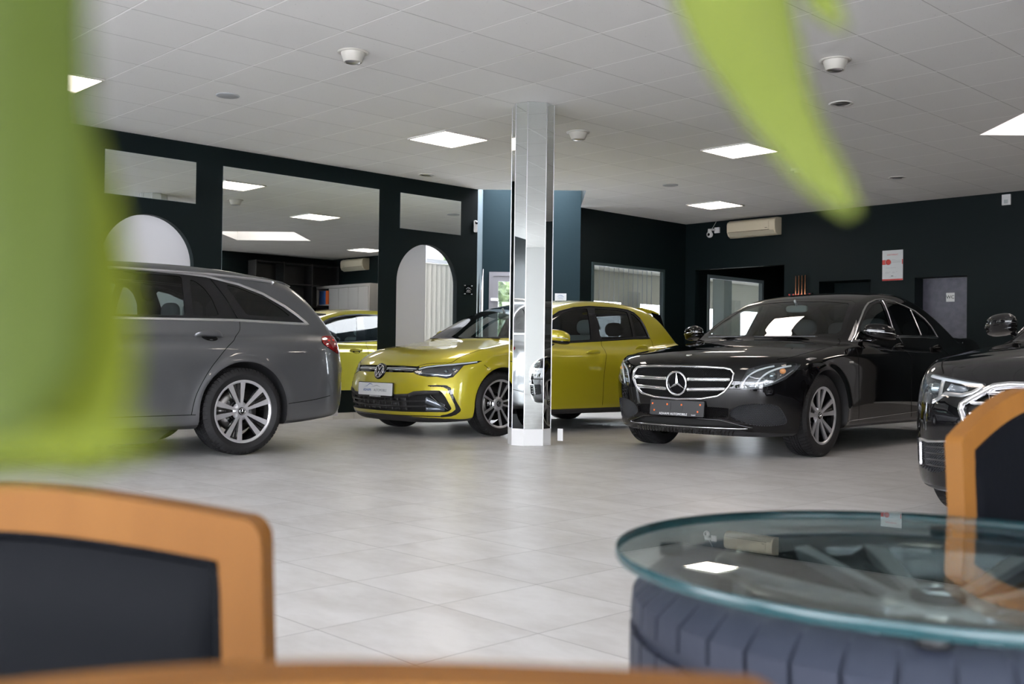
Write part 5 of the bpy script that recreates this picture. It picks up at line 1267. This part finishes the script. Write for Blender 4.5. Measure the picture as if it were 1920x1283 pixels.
# ---------------------------------------------------------------- black sedan at the right edge
HLA = [(.399, .688), (.46, .640), (.513, .624), (.605, .628), (.64, .602), (.668, .586), (.72, .585), (.80, .592), (.815, .62), (.815, .68), (.80, .715), (.765, .728), (.74, .728), (.60, .712)]
GRA = mirror_poly([(0, .690), (.30, .690), (.37, .680), (.508, .595), (.512, .572), (.46, .45), (.40, .33), (.34, .300), (0, .300)])
A_LOOK = dict(E_LOOK, hood=[(.075, -.2), (.08, .24), (.085, .38), (.17, .56), (.24, .665), (.32, .715), (.50, .765), (.80, .79), (1.07, .80), (1.36, .745), (1.43, .70), (1.36, .52), (1.26, .25), (1.225, 0), (1.225, -.2)],
    ws=[(y, z-.01) for y, z in E_LOOK['ws']], wsg=[(y, z-.01) for y, z in E_LOOK['wsg']],
    bumper=lambda s, y, z: np.maximum(z-np.interp(np.abs(y), [0, .38, .6, .8, .9], [.695, .69, .715, .70, .66]), s-.66),
    fascia=[('front', GRA[:9]+[(-.2, .30), (-.2, .690)], 'grille'), ('front', HLA, 'headlight'),
            ('front', [(.56, .30), (.64, .268), (.70, .265), (.80, .285), (.835, .30), (.835, .42), (.80, .418), (.70, .408), (.60, .418), (.54, .420)], 'pocket'),
            ('front', [(-.2, .05), (.88, .05), (.88, .185), (.70, .18), (.50, .195), (-.2, .20)], 'lip')],
    gaps=[('side', [(1.40, .27), (1.372, .76), (1.43, .90)]), ('side', [(2.49, .27), (2.462, .6), (2.50, 1.03)]), ('side', [(3.25, .40), (3.28, .5), (3.37, .72), (3.50, .93)]),
          ('top', [(.215, .655), (.33, .712), (.50, .765), (.80, .79), (1.07, .80), (1.36, .745), (1.43, .70)])],
    wheel=('double', .345, .225, .240, None), wy=.80, spin=0.)
R, car, pw = car_base(A_SPEC, A_LOOK, 'black sedan cut off at the right edge, angular headlight and hexagonal grille', (-1.45, 4.65, 0), 'sedan', M['blackpaint'])
gri = recess(pw, 'grille', 'grille', M['dark'], .045, R)
strip(car, 'grille_frame', M['chrome'], gri, [('front', GRA, 1, True)], [(-.013, -.02), (-.012, .008), (-.005, .012), (.005, .012), (.012, .006), (.013, -.02)], .012)
for z, w_ in ((.655, .40), (.605, .47), (.555, .47), (.505, .45), (.455, .44), (.405, .41), (.355, .38)): strip(car, 'grille_bar', M['alu'], gri, [('front', [(-w_, z), (w_, z)], 1, False)], [(-.006, -.03), (-.006, 0), (-.002, .006), (.006, .003), (.006, -.03)], .03, -.006)
for y in (-.36, -.24, -.12, 0, .12, .24, .36):
    m = MB(); X, N = on(car, 'front', [(y, .31), (y, .68)], 1, .03); m.sweep(X-N*.026, N, [(-.03, -.01), (-.03, 0), (.03, 0), (.03, -.01)]); m.build('grille_block', M['gloss'], gri)
X, N = on(car, 'front', [(.325, .632), (.326, .632)], 1)
m = MB(); m.box((0, 0, 0), (.006, .115, .026)); bo = m.build('badge_plate', M['alu'], gri, bev=.002); bo.location = tuple(X[0]+N[0]*.002); bo.rotation_euler = (0, -.15, -.25)
m = MB(); m.box((0, 0, 0), (.004, .105, .019)); b1 = m.build('badge_ground', M['gloss'], bo); b1.location = (-.0025, 0, 0)
text('lettering', 'quattro', .024, M['platew'], bo, (-.0050, 0, -.001), TXT, sx=1.15)
for sg, sel in ((-1, LEFT), (1, RIGHT)):
    h = recess(pw, 'headlight', 'headlight', M['lampdark'], .05, R, sel)
    skin(pw, 'headlight', 'lamp_lens', M['lens'], h, sel, off=.001)
    m = MB(); inlay(car, m, [(.43, .686), (.50, .692), (.60, .704), (.74, .721)], sg, .010, 0, prof=[(-.008, 0), (-.006, .005), (.006, .005), (.008, 0)]); m.build('light_guide', M['drl'], h)
    m = MB(); inlay(car, m, [(.42, .682), (.47, .648), (.52, .634), (.61, .638), (.65, .612), (.68, .598)], sg, .006, 0, prof=[(-.011, 0), (-.008, .004), (.008, .004), (.011, 0)]); inlay(car, m, [(.645, .615), (.648, .705)], sg, .012, 0, prof=[(-.012, 0), (-.008, .004), (.008, .004), (.012, 0)]); m.build('lamp_bezel', M['alu'], h)
    X, N = on(car, 'front', [(.705, .668), (.706, .668)], sg); m = MB(); m.ell(tuple(X[0]-N[0]*.03), (.03, .038, .030), .8, 24, 16); m.build('projector_lamp', M['bulb'], h)
    m = MB(); inlay(car, m, [(.50, .665), (.61, .678)], sg, .022, 0, prof=[(-.020, 0), (-.017, .004), (.017, .004), (.020, 0)]); m.build('lamp_reflector', M['lampref'], h)
    pk = recess(pw, 'pocket', 'bumper_intake', M['netP'], .030, R, sel)
    strip(car, 'intake_frame', M['alu'], pk, [('front', [(.54, .422), (.60, .418), (.70, .410), (.765, .414), (.768, .29)], sg, False)], HALF(.012, .010), .02)
    m = MB()
    for z in (.385, .355, .325, .295):
        X, N = on(car, 'front', [(.575, z), (.76, z-.006)], sg, .02); m.sweep(X-N*.018, N, [(-.004, -.01), (-.004, .006), (.004, .006), (.004, -.01)])
    m.build('intake_slats', M['plastic'], pk)
    side_mirror(R, car, sg, 1.78, sg*.985, 1.01, M['blackpaint'], M['gloss'], (.075, .105, .064))
    door_handle(R, car, sg, 2.29, 2.52, .86, M['blackpaint'], None); door_handle(R, car, sg, 3.22, 3.45, .87, M['blackpaint'], None)
skin(pw, 'lip', 'bumper_lip', M['greyp'], R)
# ---------------------------------------------------------------- the seating corner near the lens
M['wood'] = noise_bump(pbr('beech_wood', (.20, .085, .025), .55, 0, .0, .12), 60, .12, .001, 4, col=(.108, .041, .007), col2=(.178, .078, .016), cs=5, lo=.3, hi=.7, stretch=(1, 1, .16))
M['leather'] = noise_bump(pbr('black_leather', (.0022, .0027, .0040), .5, spec=.05), 160, .35, .001, 3)
def rail_z(u, zc=.700, drop=.042): return zc-drop*((u*u+.03)**.65-.03**.65)/(1.03**.65-.03**.65)
def chair(loc, rz, label, zc=.685, drop=.03, tw=.25):
    """wooden chair with a black leather back; local +Y is where the sitter looks, origin on the floor under the back"""
    t = root('dining_chair', loc, rz, label, 'chair', 'beech chairs with black leather backs')
    fw, th = .034, .030
    def bend(x, z): return -.022*(1-(x/tw)**2)-.10*max(0, z-.45)      # back curved round the sitter, leaning backwards
    # frame: two uprights and the top rail in one curved piece; outer line and inner line
    zt = lambda x: rail_z(x/tw, zc, drop)-.006
    xo = lambda z: tw-.014-.028*max(0, (z-.20)/.47)**1.5*0-.022*max(0, (z-.35)/.30)
    zk = zt(tw-.05); n1, n2, n3 = 14, 5, 14; outer, inner = [], []
    xin, zin = xo(zk-.03)-fw, zt(tw-.05)-fw-.004
    for z in np.linspace(.20, zk-.020, n1): outer.append((xo(z), z)); inner.append((xo(z)-fw, min(z, zin)))
    c0 = (xo(zk-.02)-.020, zk-.020)
    for a in np.linspace(0, PI/2, n2+2)[1:-1]: outer.append((c0[0]+.020*math.cos(a), c0[1]+.020*math.sin(a)+.001)); inner.append((xin, zin))
    for x in np.linspace(c0[0], 0, n3): outer.append((x, zt(x))); inner.append((min(x, xin), zt(min(x, xin))-fw if x < xin else zin))
    outer += [(-x, z) for x, z in reversed(outer[:-1])]; inner += [(-x, z) for x, z in reversed(inner[:-1])]
    m = MB(); V, F = [], []; k = len(outer)
    for (x, z), (xi, zi) in zip(outer, inner):
        for (px, pz, b) in ((x, z, -th/2), (x, z, th/2), (xi, zi, th/2), (xi, zi, -th/2)): V.append((px, bend(px, pz)+b, pz))
    for i in range(k-1):
        for q in range(4): F.append((i*4+q, i*4+(q+1) % 4, (i+1)*4+(q+1) % 4, (i+1)*4+q))
    F += [(0, 3, 2, 1), tuple((k-1)*4+q for q in range(4))]
    m.add(V, F); m.build('back_frame', M['wood'], t, bev=.006, seg=3, fix=True)
    cols, rws = 24, 20; V, F = [], []
    for s_ in (-1, 1):
        o_ = len(V)
        for j in range(rws+1):
            for q in range(cols+1):
                u = q/cols*2-1; v = j/rws; z0 = .27+(zin-.27)*v; x = u*(xo(z0)-fw+.002); z = .27+(zt(x)-fw+.002-.27)*v
                e = min(1, (1-abs(u))*7, (1-v)*6+.0, v*6); V.append((x, bend(x, z)+s_*(.004+.010*math.sin(e*PI/2)), z))
        for j in range(rws):
            for q in range(cols):
                f = (o_+j*(cols+1)+q, o_+j*(cols+1)+q+1, o_+(j+1)*(cols+1)+q+1, o_+(j+1)*(cols+1)+q); F.append(f if s_ > 0 else f[::-1])
    m = MB(); m.add(V, F, True); pn = m.build('back_panel', M['leather'], t)
    ip = [(xo(z)-fw-.003, z) for z in np.linspace(.28, zin-.004, 10)]+[(x, zt(x)-fw-.003) for x in np.linspace(xin-.008, -xin+.008, 24)]+[(-xo(z)+fw+.003, z) for z in np.linspace(zin-.004, .28, 10)]
    m = MB(); m.tube([(x, bend(x, z)-.010, z) for x, z in ip], .004, 8); m.tube([(x, bend(x, z)+.010, z) for x, z in ip], .004, 8); m.build('piping', M['leather'], pn)
    m = MB(); m.prism(rnd([(-.23, -.01), (.23, -.01), (.245, .35), (-.245, .35)], .05, 5), .40, .46, smooth=False); m.build('seat', M['leather'], t, bev=.018, seg=3)
    m = MB(); m.b2((-.22, .0, .355), (.22, .03, .40)); m.b2((-.23, .31, .355), (.23, .34, .40)); m.b2((-.235, .03, .355), (-.21, .31, .40)); m.b2((.21, .03, .355), (.235, .31, .40)); m.build('seat_frame', M['wood'], t)
    for x in (-1, 1):
        m = MB(); m.prism([(-.02, -.02), (.02, -.02), (.02, .02), (-.02, .02)], 0, .40, lambda a, b, c, x=x: (x*.215+a, .32+b, c)); m.build('leg', M['wood'], t, bev=.004)
        m = MB(); m.prism([(-.018, -.016), (.018, -.016), (.018, .016), (-.018, .016)], 0, .22, lambda a, b, c, x=x: (x*(.212-.0)+a, -.035+.015*(c/.22)+b, c)); m.build('leg', M['wood'], t, bev=.004)
    return t
def cam_pt(px, py, d):
    v = FWD+RGT*((px-960)/CAM_F)-UPV*((py-641.5)/CAM_F); return v*d+Vector((0, 0, EYE))
def ra_pt(r, a, z=0): v = Vector((RGT.x, RGT.y, 0)).normalized()*r+Vector((FWD.x, FWD.y, 0)).normalized()*a; return (v.x, v.y, z)
RZ = math.atan2(RGT.y, RGT.x)
# left chair seen from behind, cropped by the frame; near chair only its rail; right chair beyond the glass table
chair(ra_pt(-.400, .78), RZ+PI-.06, 'out-of-focus wooden chair with black leather back at lower left', .684, .026)
chair(ra_pt(-.092, .325), RZ+PI+.20, 'blurred wooden chair rail closest to the lens along the bottom edge', .677, .014)
chair(ra_pt(.862, 1.64), RZ+math.radians(-150), 'wooden chair with black back at the right edge behind the glass table', .750, .094)
# ---------------------------------------------------------------- tyre table
M['tglass'] = glass('table_glass', (.84, .90, .895), 1.38)
M['tedge'] = pbr('glass_edge', (.012, .045, .052), .2, 0, .0, .5)
M['rubber2'] = noise_bump(pbr('table_tyre_rubber', (.024, .028, .042), .5, spec=.14), 120, .2)  # blue of the reflected sky is mixed into the rubber colour
t = root('tyre_table', (-.497, 1.138, 0), 0, 'round glass-topped coffee table built on a car tyre and rim', 'table')
for k, z in enumerate((.131, .416)):
    m = tyre_mesh(.338, .262, .245, blocks=46, skew=.25, gr=(-.56, .56), sipe=.09); m.v = [(x, -zz, y) for x, y, zz in m.v]
    o = m.build('tyre', M['rubber2'], t, sharp=.5); o.location = (0, 0, z)
w = make_wheel('turbine', .30, .24, .240, 'vw', False)
for ch in list(w.children):
    if ch.name.startswith(('tyre', 'brake')): bpy.data.objects.remove(ch)
w.name = 'rim'; w.parent = t; w.location = (0, 0, .444); w.rotation_euler = (PI/2, 0, .55)
tilt = Matrix.Rotation(.012, 4, Vector((-1, 1, 0)).normalized())
def disc(name, r, z0, z1, mat, par, side=False):
    m = MB()
    if side: m.lathe([(r, z0), (r+.0015, z0+.002), (r+.0015, z1-.002), (r, z1)], 120)
    else: m.lathe([(r, z1), (0, z1)], 120); m.lathe([(0, z0), (r, z0)], 120)
    o = m.build(name, mat, par); return o
tp = disc('glass_top', .353, -.006, .006, M['tglass'], t); tp.location = (0, 0, .566); tp.rotation_euler = (-.010, -.007, 0)
ed = disc('glass_edge', .353, -.006, .006, M['tedge'], tp, True)
for k in range(4):
    a = k*PI/2+.4; m = MB(); m.lathe([(0, 0), (.014, 0), (.014, .012), (0, .012)], 20, c=(.30*math.cos(a), .30*math.sin(a), .5465)); m.build('glass_spacer', M['plastic'], t)
# ---------------------------------------------------------------- house plant whose leaves hang in front of the lens
def leaf_mat(name, a, b):
    m = noise_bump(pbr(name, a, .55, spec=.2), 40, .1, col=a, col2=b, cs=6, lo=.3, hi=.7)
    n, l = m.node_tree.nodes, m.node_tree.links; bs = n['Principled BSDF']; tr = n.new('ShaderNodeBsdfTranslucent'); mx = n.new('ShaderNodeMixShader'); mx.inputs[0].default_value = .45
    src = bs.inputs['Base Color'].links[0].from_socket; l.new(src, tr.inputs[0]); l.new(bs.outputs[0], mx.inputs[1]); l.new(tr.outputs[0], mx.inputs[2]); l.new(mx.outputs[0], n['Material Output'].inputs[0]); return m
M['leafA'] = leaf_mat('leaf_green', (.105, .135, .008), (.135, .165, .010)); M['leafB'] = leaf_mat('leaf_dark_green', (.045, .066, .010), (.066, .092, .012)); M['leafC'] = leaf_mat('leaf_olive_green', (.130, .165, .028), (.165, .195, .036))
pb = Vector(ra_pt(-.02, -.30)); pt = root('potted_houseplant', (pb.x, pb.y, 0), 0, 'blurred green houseplant leaves hanging close in front of the view', 'plant')
m = MB(); m.lathe([(0, .0), (.13, 0), (.17, .30), (.18, .32), (.165, .32), (.155, .27), (0, .27)], 40); m.build('pot', M['white'], pt)
crown = Vector((0, 0, 1.02)); m = MB(); m.tube([(0, 0, .26), (.012, .01, .55), (-.006, .0, .85), tuple(crown)], [.024, .020, .018, .016], 12); m.build('stem', noise_bump(pbr('bark', (.16, .11, .06), .8), 40, .5, .003), pt)
def leaf(pts, mat, fold=.18):
    """pts: (px, py, distance, width) down the blade; a petiole joins it to the crown"""
    C_ = [cam_pt(a, b, d)-pb for a, b, d, w_ in pts]; Wd = [w_*d/CAM_F for a, b, d, w_ in pts]
    n = 26; idx = np.linspace(0, len(pts)-1, n); Cs = np.array([[np.interp(i, range(len(pts)), [c[k] for c in C_]) for k in range(3)] for i in idx]); Ws = np.interp(idx, range(len(pts)), Wd)
    for _ in range(3): Cs[1:-1] = .25*Cs[:-2]+.5*Cs[1:-1]+.25*Cs[2:]
    V, F = [], []; f_ = -FWD
    for i in range(n):
        T = Vector(Cs[min(i+1, n-1)]-Cs[max(i-1, 0)]).normalized(); s_ = T.cross(f_).normalized()
        for q in range(7):
            u = (q-3)/3; V.append(Vector(Cs[i])+s_*u*Ws[i]/2-f_*abs(u)*Ws[i]*fold)
    for i in range(n-1):
        for q in range(6): F.append((i*7+q, i*7+q+1, (i+1)*7+q+1, (i+1)*7+q))
    m = MB(); m.add(V, F, True); o = m.build('leaf', mat, pt)
    sm = o.modifiers.new('thickness', 'SOLIDIFY'); sm.thickness = .0006
    a, b = Vector(Cs[0]), crown; md = (a+b)/2+Vector((0, 0, .04)); m = MB(); m.tube([a, (a+md)/2+Vector((0, 0, .012)), md, (b+md)/2, b], .0022, 6); m.build('petiole', mat, pt)
leaf([(40, -330, .150, 170), (20, -100, .140, 250), (5, 150, .130, 290), (5, 350, .125, 300), (0, 560, .122, 290), (0, 720, .120, 260), (10, 830, .118, 60)], M['leafB'])
leaf([(230, -330, .170, 30), (120, -60, .155, 60), (90, 180, .145, 110), (100, 380, .140, 210), (110, 560, .135, 250), (120, 700, .13, 250), (115, 800, .127, 225), (100, 845, .126, 190), (90, 858, .126, 150)], M['leafA'])
leaf([(-520, 780, .130, 20), (-300, 840, .125, 60), (-60, 852, .12, 66), (120, 846, .118, 66), (240, 832, .117, 50), (300, 822, .117, 14)], M['leafA'], .05)
leaf([(1330, -260, .26, 120), (1370, -60, .245, 235), (1405, 60, .235, 205), (1450, 170, .225, 150), (1500, 265, .218, 108), (1555, 340, .212, 82), (1600, 398, .208, 30)], M['leafC'])
leaf([(1480, -260, .26, 60), (1520, -80, .25, 80), (1550, 10, .245, 60), (1583, 52, .24, 14)], M['leafC'])
# ---------------------------------------------------------------- wall fittings
M['acbody'] = pbr('yellowed_plastic', (.52, .46, .34), .4); M['acside'] = pbr('yellowed_plastic_side', (.36, .33, .25), .45)
def aircon(x, label, w=.875):
    t = root('air_conditioner', (x, YB, 2.705), 0, label, 'air conditioner', 'wall air conditioners')
    pr = [(0, .01), (-.10, 0), (-.165, .035), (-.195, .09), (-.20, .20), (-.185, .245), (-.13, .275), (0, .28)]
    m = MB(); m.prism(pr, -w/2, w/2, lambda a, b, c: (c, a, b)); m.build('housing', M['acbody'], t, bev=.008)
    m = MB(); m.prism([(-.198, .085), (-.204, .10), (-.205, .20), (-.190, .24)], -w/2+.015, w/2-.11, lambda a, b, c: (c, a, b)); m.build('front_panel', M['acbody'], t, bev=.003)
    m = MB(); m.prism([(-.150, .022), (-.188, .070), (-.193, .074), (-.155, .020)], -w/2+.03, w/2-.03, lambda a, b, c: (c, a, b)); m.build('air_flap', M['acside'], t)
    m = MB(); m.b2((-w/2+.02, -.2005, .0805), (w/2-.10, -.192, .085)); m.build('panel_gap', M['gap'], t)
    m = MB(); m.b2((w/2-.175, -.2065, .112), (w/2-.13, -.204, .118)); m.build('maker_label', M['gap'], t); return t
aircon(-9.07, 'cream wall air conditioner beside the security camera on the back wall')
aircon(-.96, 'second cream air conditioner, seen only in the large wall mirror')
t = root('security_camera', (-9.91, YB, 2.86), 0, 'white dome security camera in the back left corner', 'camera')
m = MB(); m.b2((.05, -.03, -.03), (.14, 0, .06)); m.build('junction_box', M['white'], t)
m = MB(); m.b2((-.01, -.11, .01), (.07, -.02, .035)); m.lathe([(.03, .035), (.034, -.01), (.034, -.03)], 20, c=(0, -.085, 0)); m.build('arm', M['white'], t)
m = MB(); m.ell((0, -.085, -.055), (.052, .052, .052), 1, 24, 16); m.build('camera_head', M['white'], t)
m = MB(); m.lathe([(.024, 0), (.02, -.006), (0, -.006)], 20, 'Y', (.014, -.134, -.06)); m.build('camera_lens', M['gap'], t)
m = MB(); m.tube([(.02, -.06, .03), (.04, -.02, .10), (.07, -.005, .16)], .004, 6); m.build('cable', M['white'], t)
t = root('wall_sensor', (-5.278, YB, 2.86), 0, 'small white box sensor high on the back wall at far right', 'sensor')
m = MB(); m.b2((-.055, -.035, -.01), (.055, 0, .13)); m.build('sensor_box', M['white'], t, bev=.004)
m = MB(); m.b2((-.025, -.037, .01), (.025, -.035, .06)); m.build('sensor_window', M['grill'], t)
# certificate
M['paper'] = pbr('paper_print', (.50, .52, .52), .45); M['redp'] = pbr('red_print', (.48, .045, .035), .45); M['ink'] = pbr('ink', (.10, .10, .11), .5)
t = root('certificate', (-6.835, YB, 1.928), 0, 'framed white certificate with red seal and red bottom band', 'certificate')
m = MB(); m.b2((-.152, -.010, 0), (.152, 0, .430)); m.build('certificate_sheet', M['paper'], t)
m = MB(); m.b2((-.152, -.0112, 0), (.152, -.0101, .022)); m.build('red_band', M['redp'], t)
m = MB(); m.b2((-.152, -.0112, .228), (-.10, -.0101, .296)); m.b2((.138, -.0112, .228), (.152, -.0101, .296)); m.build('red_tab', M['redp'], t)
m = MB(); m.lathe([(.047, -.0101), (.047, -.0125), (.040, -.0125), (.038, -.0118), (0, -.0118)], 40, 'Y', (-.062, 0, .262)); m.build('seal_ring', M['paper'], t)
m = MB(); m.lathe([(.040, -.0119), (.040, -.0128), (0, -.0128)], 40, 'Y', (-.062, 0, .262)); m.build('seal', M['redp'], t)
m = MB()
for (x0_, x1_, z0_) in ((-.01, .04, .292), (-.005, .12, .278), (-.005, .125, .262), (-.005, .12, .252), (-.10, .05, .178), (-.105, -.03, .118), (-.105, -.05, .104), (0, .03, .118), (.05, .07, .120), (-.01, .04, .104), (-.05, .06, .048)): m.b2((x0_, -.0112, z0_), (x1_, -.0101, z0_+.005))
m.build('printed_lines', M['grill'], t)
text('lettering', 'ZERTIFIKAT', .032, M['redp'], t, (0, -.0108, .365), (PI/2, 0, 0)); m = MB(); m.b2((-.020, -.0112, .058), (.012, -.0101, .068)); m.build('small_mark', M['ink'], t)
# copper rods on their rail
M['copper'] = pbr('copper', (.72, .36, .20), .25, 1)
t = root('copper_pipe_rack', (-8.26, YB, 1.72), 0, 'four upright copper pipes in a red clip rail above the sedan roof', 'pipes')
for k in range(4):
    m = MB(); m.tube([(-.083+k*.053, -.06, -.55), (-.083+k*.053, -.06, .338+.002*k)], .0095, 12); m.build('copper_pipe', M['copper'], t)
m = MB(); m.b2((-.22, -.05, .035), (.18, 0, .075)); m.build('rail', M['gloss'], t)
for k in range(6): m = MB(); m.b2((-.208+k*.068, -.056, .045), (-.182+k*.068, -.0501, .066)); m.build('clip', M['redp'], t)
# wall camera at the edge of the left wall, acrylic signs
t = root('wall_camera', (XW, 9.29, 2.44), 0, 'small white wall camera at the end of the left wall', 'camera')
m = MB(); m.b2((0, -.028, 0), (.03, .028, .16)); m.build('camera_body', M['white'], t, bev=.012); m = MB(); m.lathe([(.02, .0301), (.02, .036), (0, .038)], 20, 'X', (0, 0, .125)); m.build('camera_lens', M['gloss'], t)
M['acryl'] = glass('acrylic', (.80, .86, .86), 1.5)
def acryl(loc, rz, label, w=.145, h=.135, back=None):
    t = root('acrylic_sign', loc, rz, label, 'sign', 'acrylic logo signs')
    m = MB(); m.b2((-w/2, -.016, -h/2), (w/2, -.012, h/2)); m.build('acrylic_plate', M['acryl'] if back is None else back, t)
    m = MB()
    for a in (-1, 1):
        for b in (-1, 1): m.lathe([(.006, 0), (.006, -.019), (0, -.019)], 12, 'Y', (a*(w/2-.012), 0, b*(h/2-.012)))
    m.build('standoff_screws', M['alu'], t)
    m = MB(); P = smooth_open([(-.045, .008), (-.02, .026), (.01, .028), (.045, .006)], 6); m.tube([(a, -.018, b) for a, b in P], .0022, 6); P = smooth_open([(-.01, .010), (.02, .018), (.05, .002)], 6); m.tube([(a, -.018, b) for a, b in P], .0018, 6); m.build('car_logo', M['alu'] if back is None else M['blue'], t)
    text('lettering', 'ADHAMI', .017, M['white'] if back is None else M['blue'], t, (0, -.017, -.010), (PI/2, 0, 0)); text('lettering', 'AUTOMOBILE', .013, M['white'] if back is None else M['greyp'], t, (0, -.017, -.028), (PI/2, 0, 0)); return t
acryl((XW, 9.18, 1.66), PI/2, 'small clear acrylic logo sign on dark wall right of the arch')
acryl(bp_(1.172, 0, 1.667), PI/4, 'small pale logo sign on bay wall right of the pillar', .17, .11, M['paper'])
# pink-edged banner leaning in the bay, red stickers on the door glass
M['pink'] = pbr('banner_pink', (.55, .28, .30), .6); M['bannerw'] = pbr('banner_white', (.55, .52, .54), .6)
t = root('pennant_banner', (-10.71, 9.76, 0), math.radians(-45), 'tall pale banner with pink edge standing by the bay door', 'banner')
m = MB(); m.add([(-.30, -.012, .05), (.20, -.012, .05), (.20, -.012, 1.70), (-.30, -.012, 2.02), (-.30, -.006, .05), (.20, -.006, .05), (.20, -.006, 1.70), (-.30, -.006, 2.02)], [(0, 1, 2, 3), (7, 6, 5, 4), (0, 4, 5, 1), (1, 5, 6, 2), (2, 6, 7, 3), (3, 7, 4, 0)]); m.build('banner_sheet', M['bannerw'], t)
m = MB(); m.b2((.17, -.016, .05), (.20, -.0121, 1.69)); m.build('banner_edge', M['pink'], t); m = MB(); m.b2((-.3, -.03, 0), (.2, .01, .03)); m.build('banner_foot', M['alu'], t)
m = MB(); m.prism([(-.04, 0), (.04, .02), (.04, .16), (-.04, .16)], 0, .002, lambda a, b, c: (a, -c, b)); o = m.build('door_sticker', M['pink']); o.location = bp_(.60, .012, 1.72); o.rotation_euler = (0, 0, PI/4); tag(o, 'pink sticker at the top of the bay door glass', 'sticker')
# black shelving and the white cabinet reflected in the big mirror
M['shelf'] = pbr('black_shelf', (.012, .012, .013), .5)
t = root('shelving_unit', (.095, 12.95, 0), 0, 'tall black open shelving seen in the large wall mirror', 'shelf')
m = MB(); m.b2((-.36, -1.1, 0), (-.0, -1.07, 2.85)); m.b2((-.36, 1.07, 0), (0, 1.1, 2.85)); m.b2((-.36, -.40, 0), (0, -.37, 2.85)); m.b2((-.36, .35, 0), (0, .38, 2.85)); m.b2((-.02, -1.1, 0), (0, 1.1, 2.85)); m.build('carcass', M['shelf'], t)
for z in (.02, .5, .95, 1.4, 1.85, 2.35, 2.82): m = MB(); m.b2((-.355, -1.07, z), (-.02, 1.07, z+.025)); m.build('shelf_board', M['shelf'], t)
M['cab'] = pbr('grey_cabinet', (.32, .31, .30), .5)
t = root('wall_cabinet', (-.93, YB-.02, 0), 0, 'pale grey cupboard row with open end, seen in the large wall mirror', 'cabinet')
m = MB(); m.b2((-1.13, -.45, 2.30), (.98, 0, 2.36)); m.b2((.95, -.45, 0), (.98, 0, 2.30)); m.b2((.42, -.45, 0), (.45, 0, 2.30)); m.b2((-1.13, -.45, 0), (-1.10, 0, 2.30)); m.b2((-1.10, -.03, 0), (.95, 0, 2.30)); m.b2((.45, -.44, 1.90), (.95, -.03, 1.93)); m.b2((.45, -.44, 1.3), (.95, -.03, 1.33)); m.b2((.45, -.44, .7), (.95, -.03, .73)); m.build('carcass', M['cab'], t)
for k in range(4): m = MB(); m.b2((-1.095+k*.38, -.465, .05), (-.725+k*.38, -.45, 2.29)); m.build('cupboard_door', M['cab'], t)
for k, (c, w_) in enumerate((('nav', .07), ('nav', .07), ('nav', .07), ('bl', .05), ('or', .12))):
    x_ = -.02-sum((.07, .07, .07, .05, .12)[:k])-w_/2
    mm = {'nav': M['blue'], 'bl': pbr('binder_light_blue', (.05, .16, .42), .4), 'or': pbr('binder_orange', (.75, .13, .02), .4)}[c]
    m = MB(); m.b2((-w_/2+.002, -.14, 0), (w_/2-.002, .14, .32)); o = m.build('ring_binder', mm, bev=.003); o.location = (x_, YB-.29, 1.931)
    tag(o, {'nav': 'dark blue ring binder in the open cabinet seen in the mirror', 'bl': 'light blue binder beside the orange box in the mirrored cabinet', 'or': 'orange box file in the open cabinet seen in the mirror'}[c], 'binder', 'binders in the mirrored cabinet')
# ---------------------------------------------------------------- outdoors: hedge and trees behind the bay door and the front glazing
M['hedge'] = noise_bump(pbr('foliage', (.02, .04, .01), .7), 9, 1., .05, 6, col=(.012, .028, .007), col2=(.06, .095, .03), cs=7, lo=.35, hi=.65)
def tree(name, c, r, label, trunk=True, n=9, seed=1):
    rn = random.Random(seed); t = root(name, (c[0], c[1], -.08), 0, label, 'tree' if trunk else 'hedge', 'greenery outside')
    bm = bmesh.new()
    for k in range(n):
        q = Vector((rn.uniform(-1, 1)*r[0], rn.uniform(-1, 1)*r[1], rn.uniform(-.8, .8)*r[2])); s_ = rn.uniform(.35, .6)*min(r)
        b2 = bmesh.new(); bmesh.ops.create_icosphere(b2, subdivisions=4, radius=s_)
        for v in b2.verts:
            d = v.co.normalized(); k_ = 1+.16*math.sin(d.x*17+seed)*math.sin(d.y*15+k)+.12*math.sin(d.z*23+d.x*19)+rn.uniform(-.05, .05); v.co = v.co*k_+q+Vector((0, 0, c[2]))
        me_ = bpy.data.meshes.new('tmp'); b2.to_mesh(me_); bm.from_mesh(me_); b2.free(); bpy.data.meshes.remove(me_)
    me = bpy.data.meshes.new('foliage'); bm.to_mesh(me); bm.free(); me.materials.append(M['hedge']); link('foliage', me, t)
    if trunk: m = MB(); m.tube([(0, 0, 0), (0, 0, c[2])], .12, 10); m.build('trunk', noise_bump(pbr('trunk_bark', (.05, .035, .02), .9), 20, .5, .01), t)
tree('tree', (-16.2, 14.4, 2.3), (1.0, 1.0, 1.1), 'green tree outside, seen through the bay door glass', True, 12, 3)
tree('tree', (-18.6, 17.6, 2.6), (1.6, 1.4, 1.4), 'second green tree farther outside the bay door', True, 12, 5)
for k, x_ in enumerate((-12, -6.6, -1.2, 4.2)): tree('hedge', (x_, -11.5, 1.1), (1.7, .6, .8), ('clipped hedge outside the front glazing, behind the wagon', 'clipped hedge outside the front glazing, second from the left', 'clipped hedge outside the front glazing, third from the left', 'clipped hedge outside the front glazing, farthest right')[k], False, 14, 11+k)
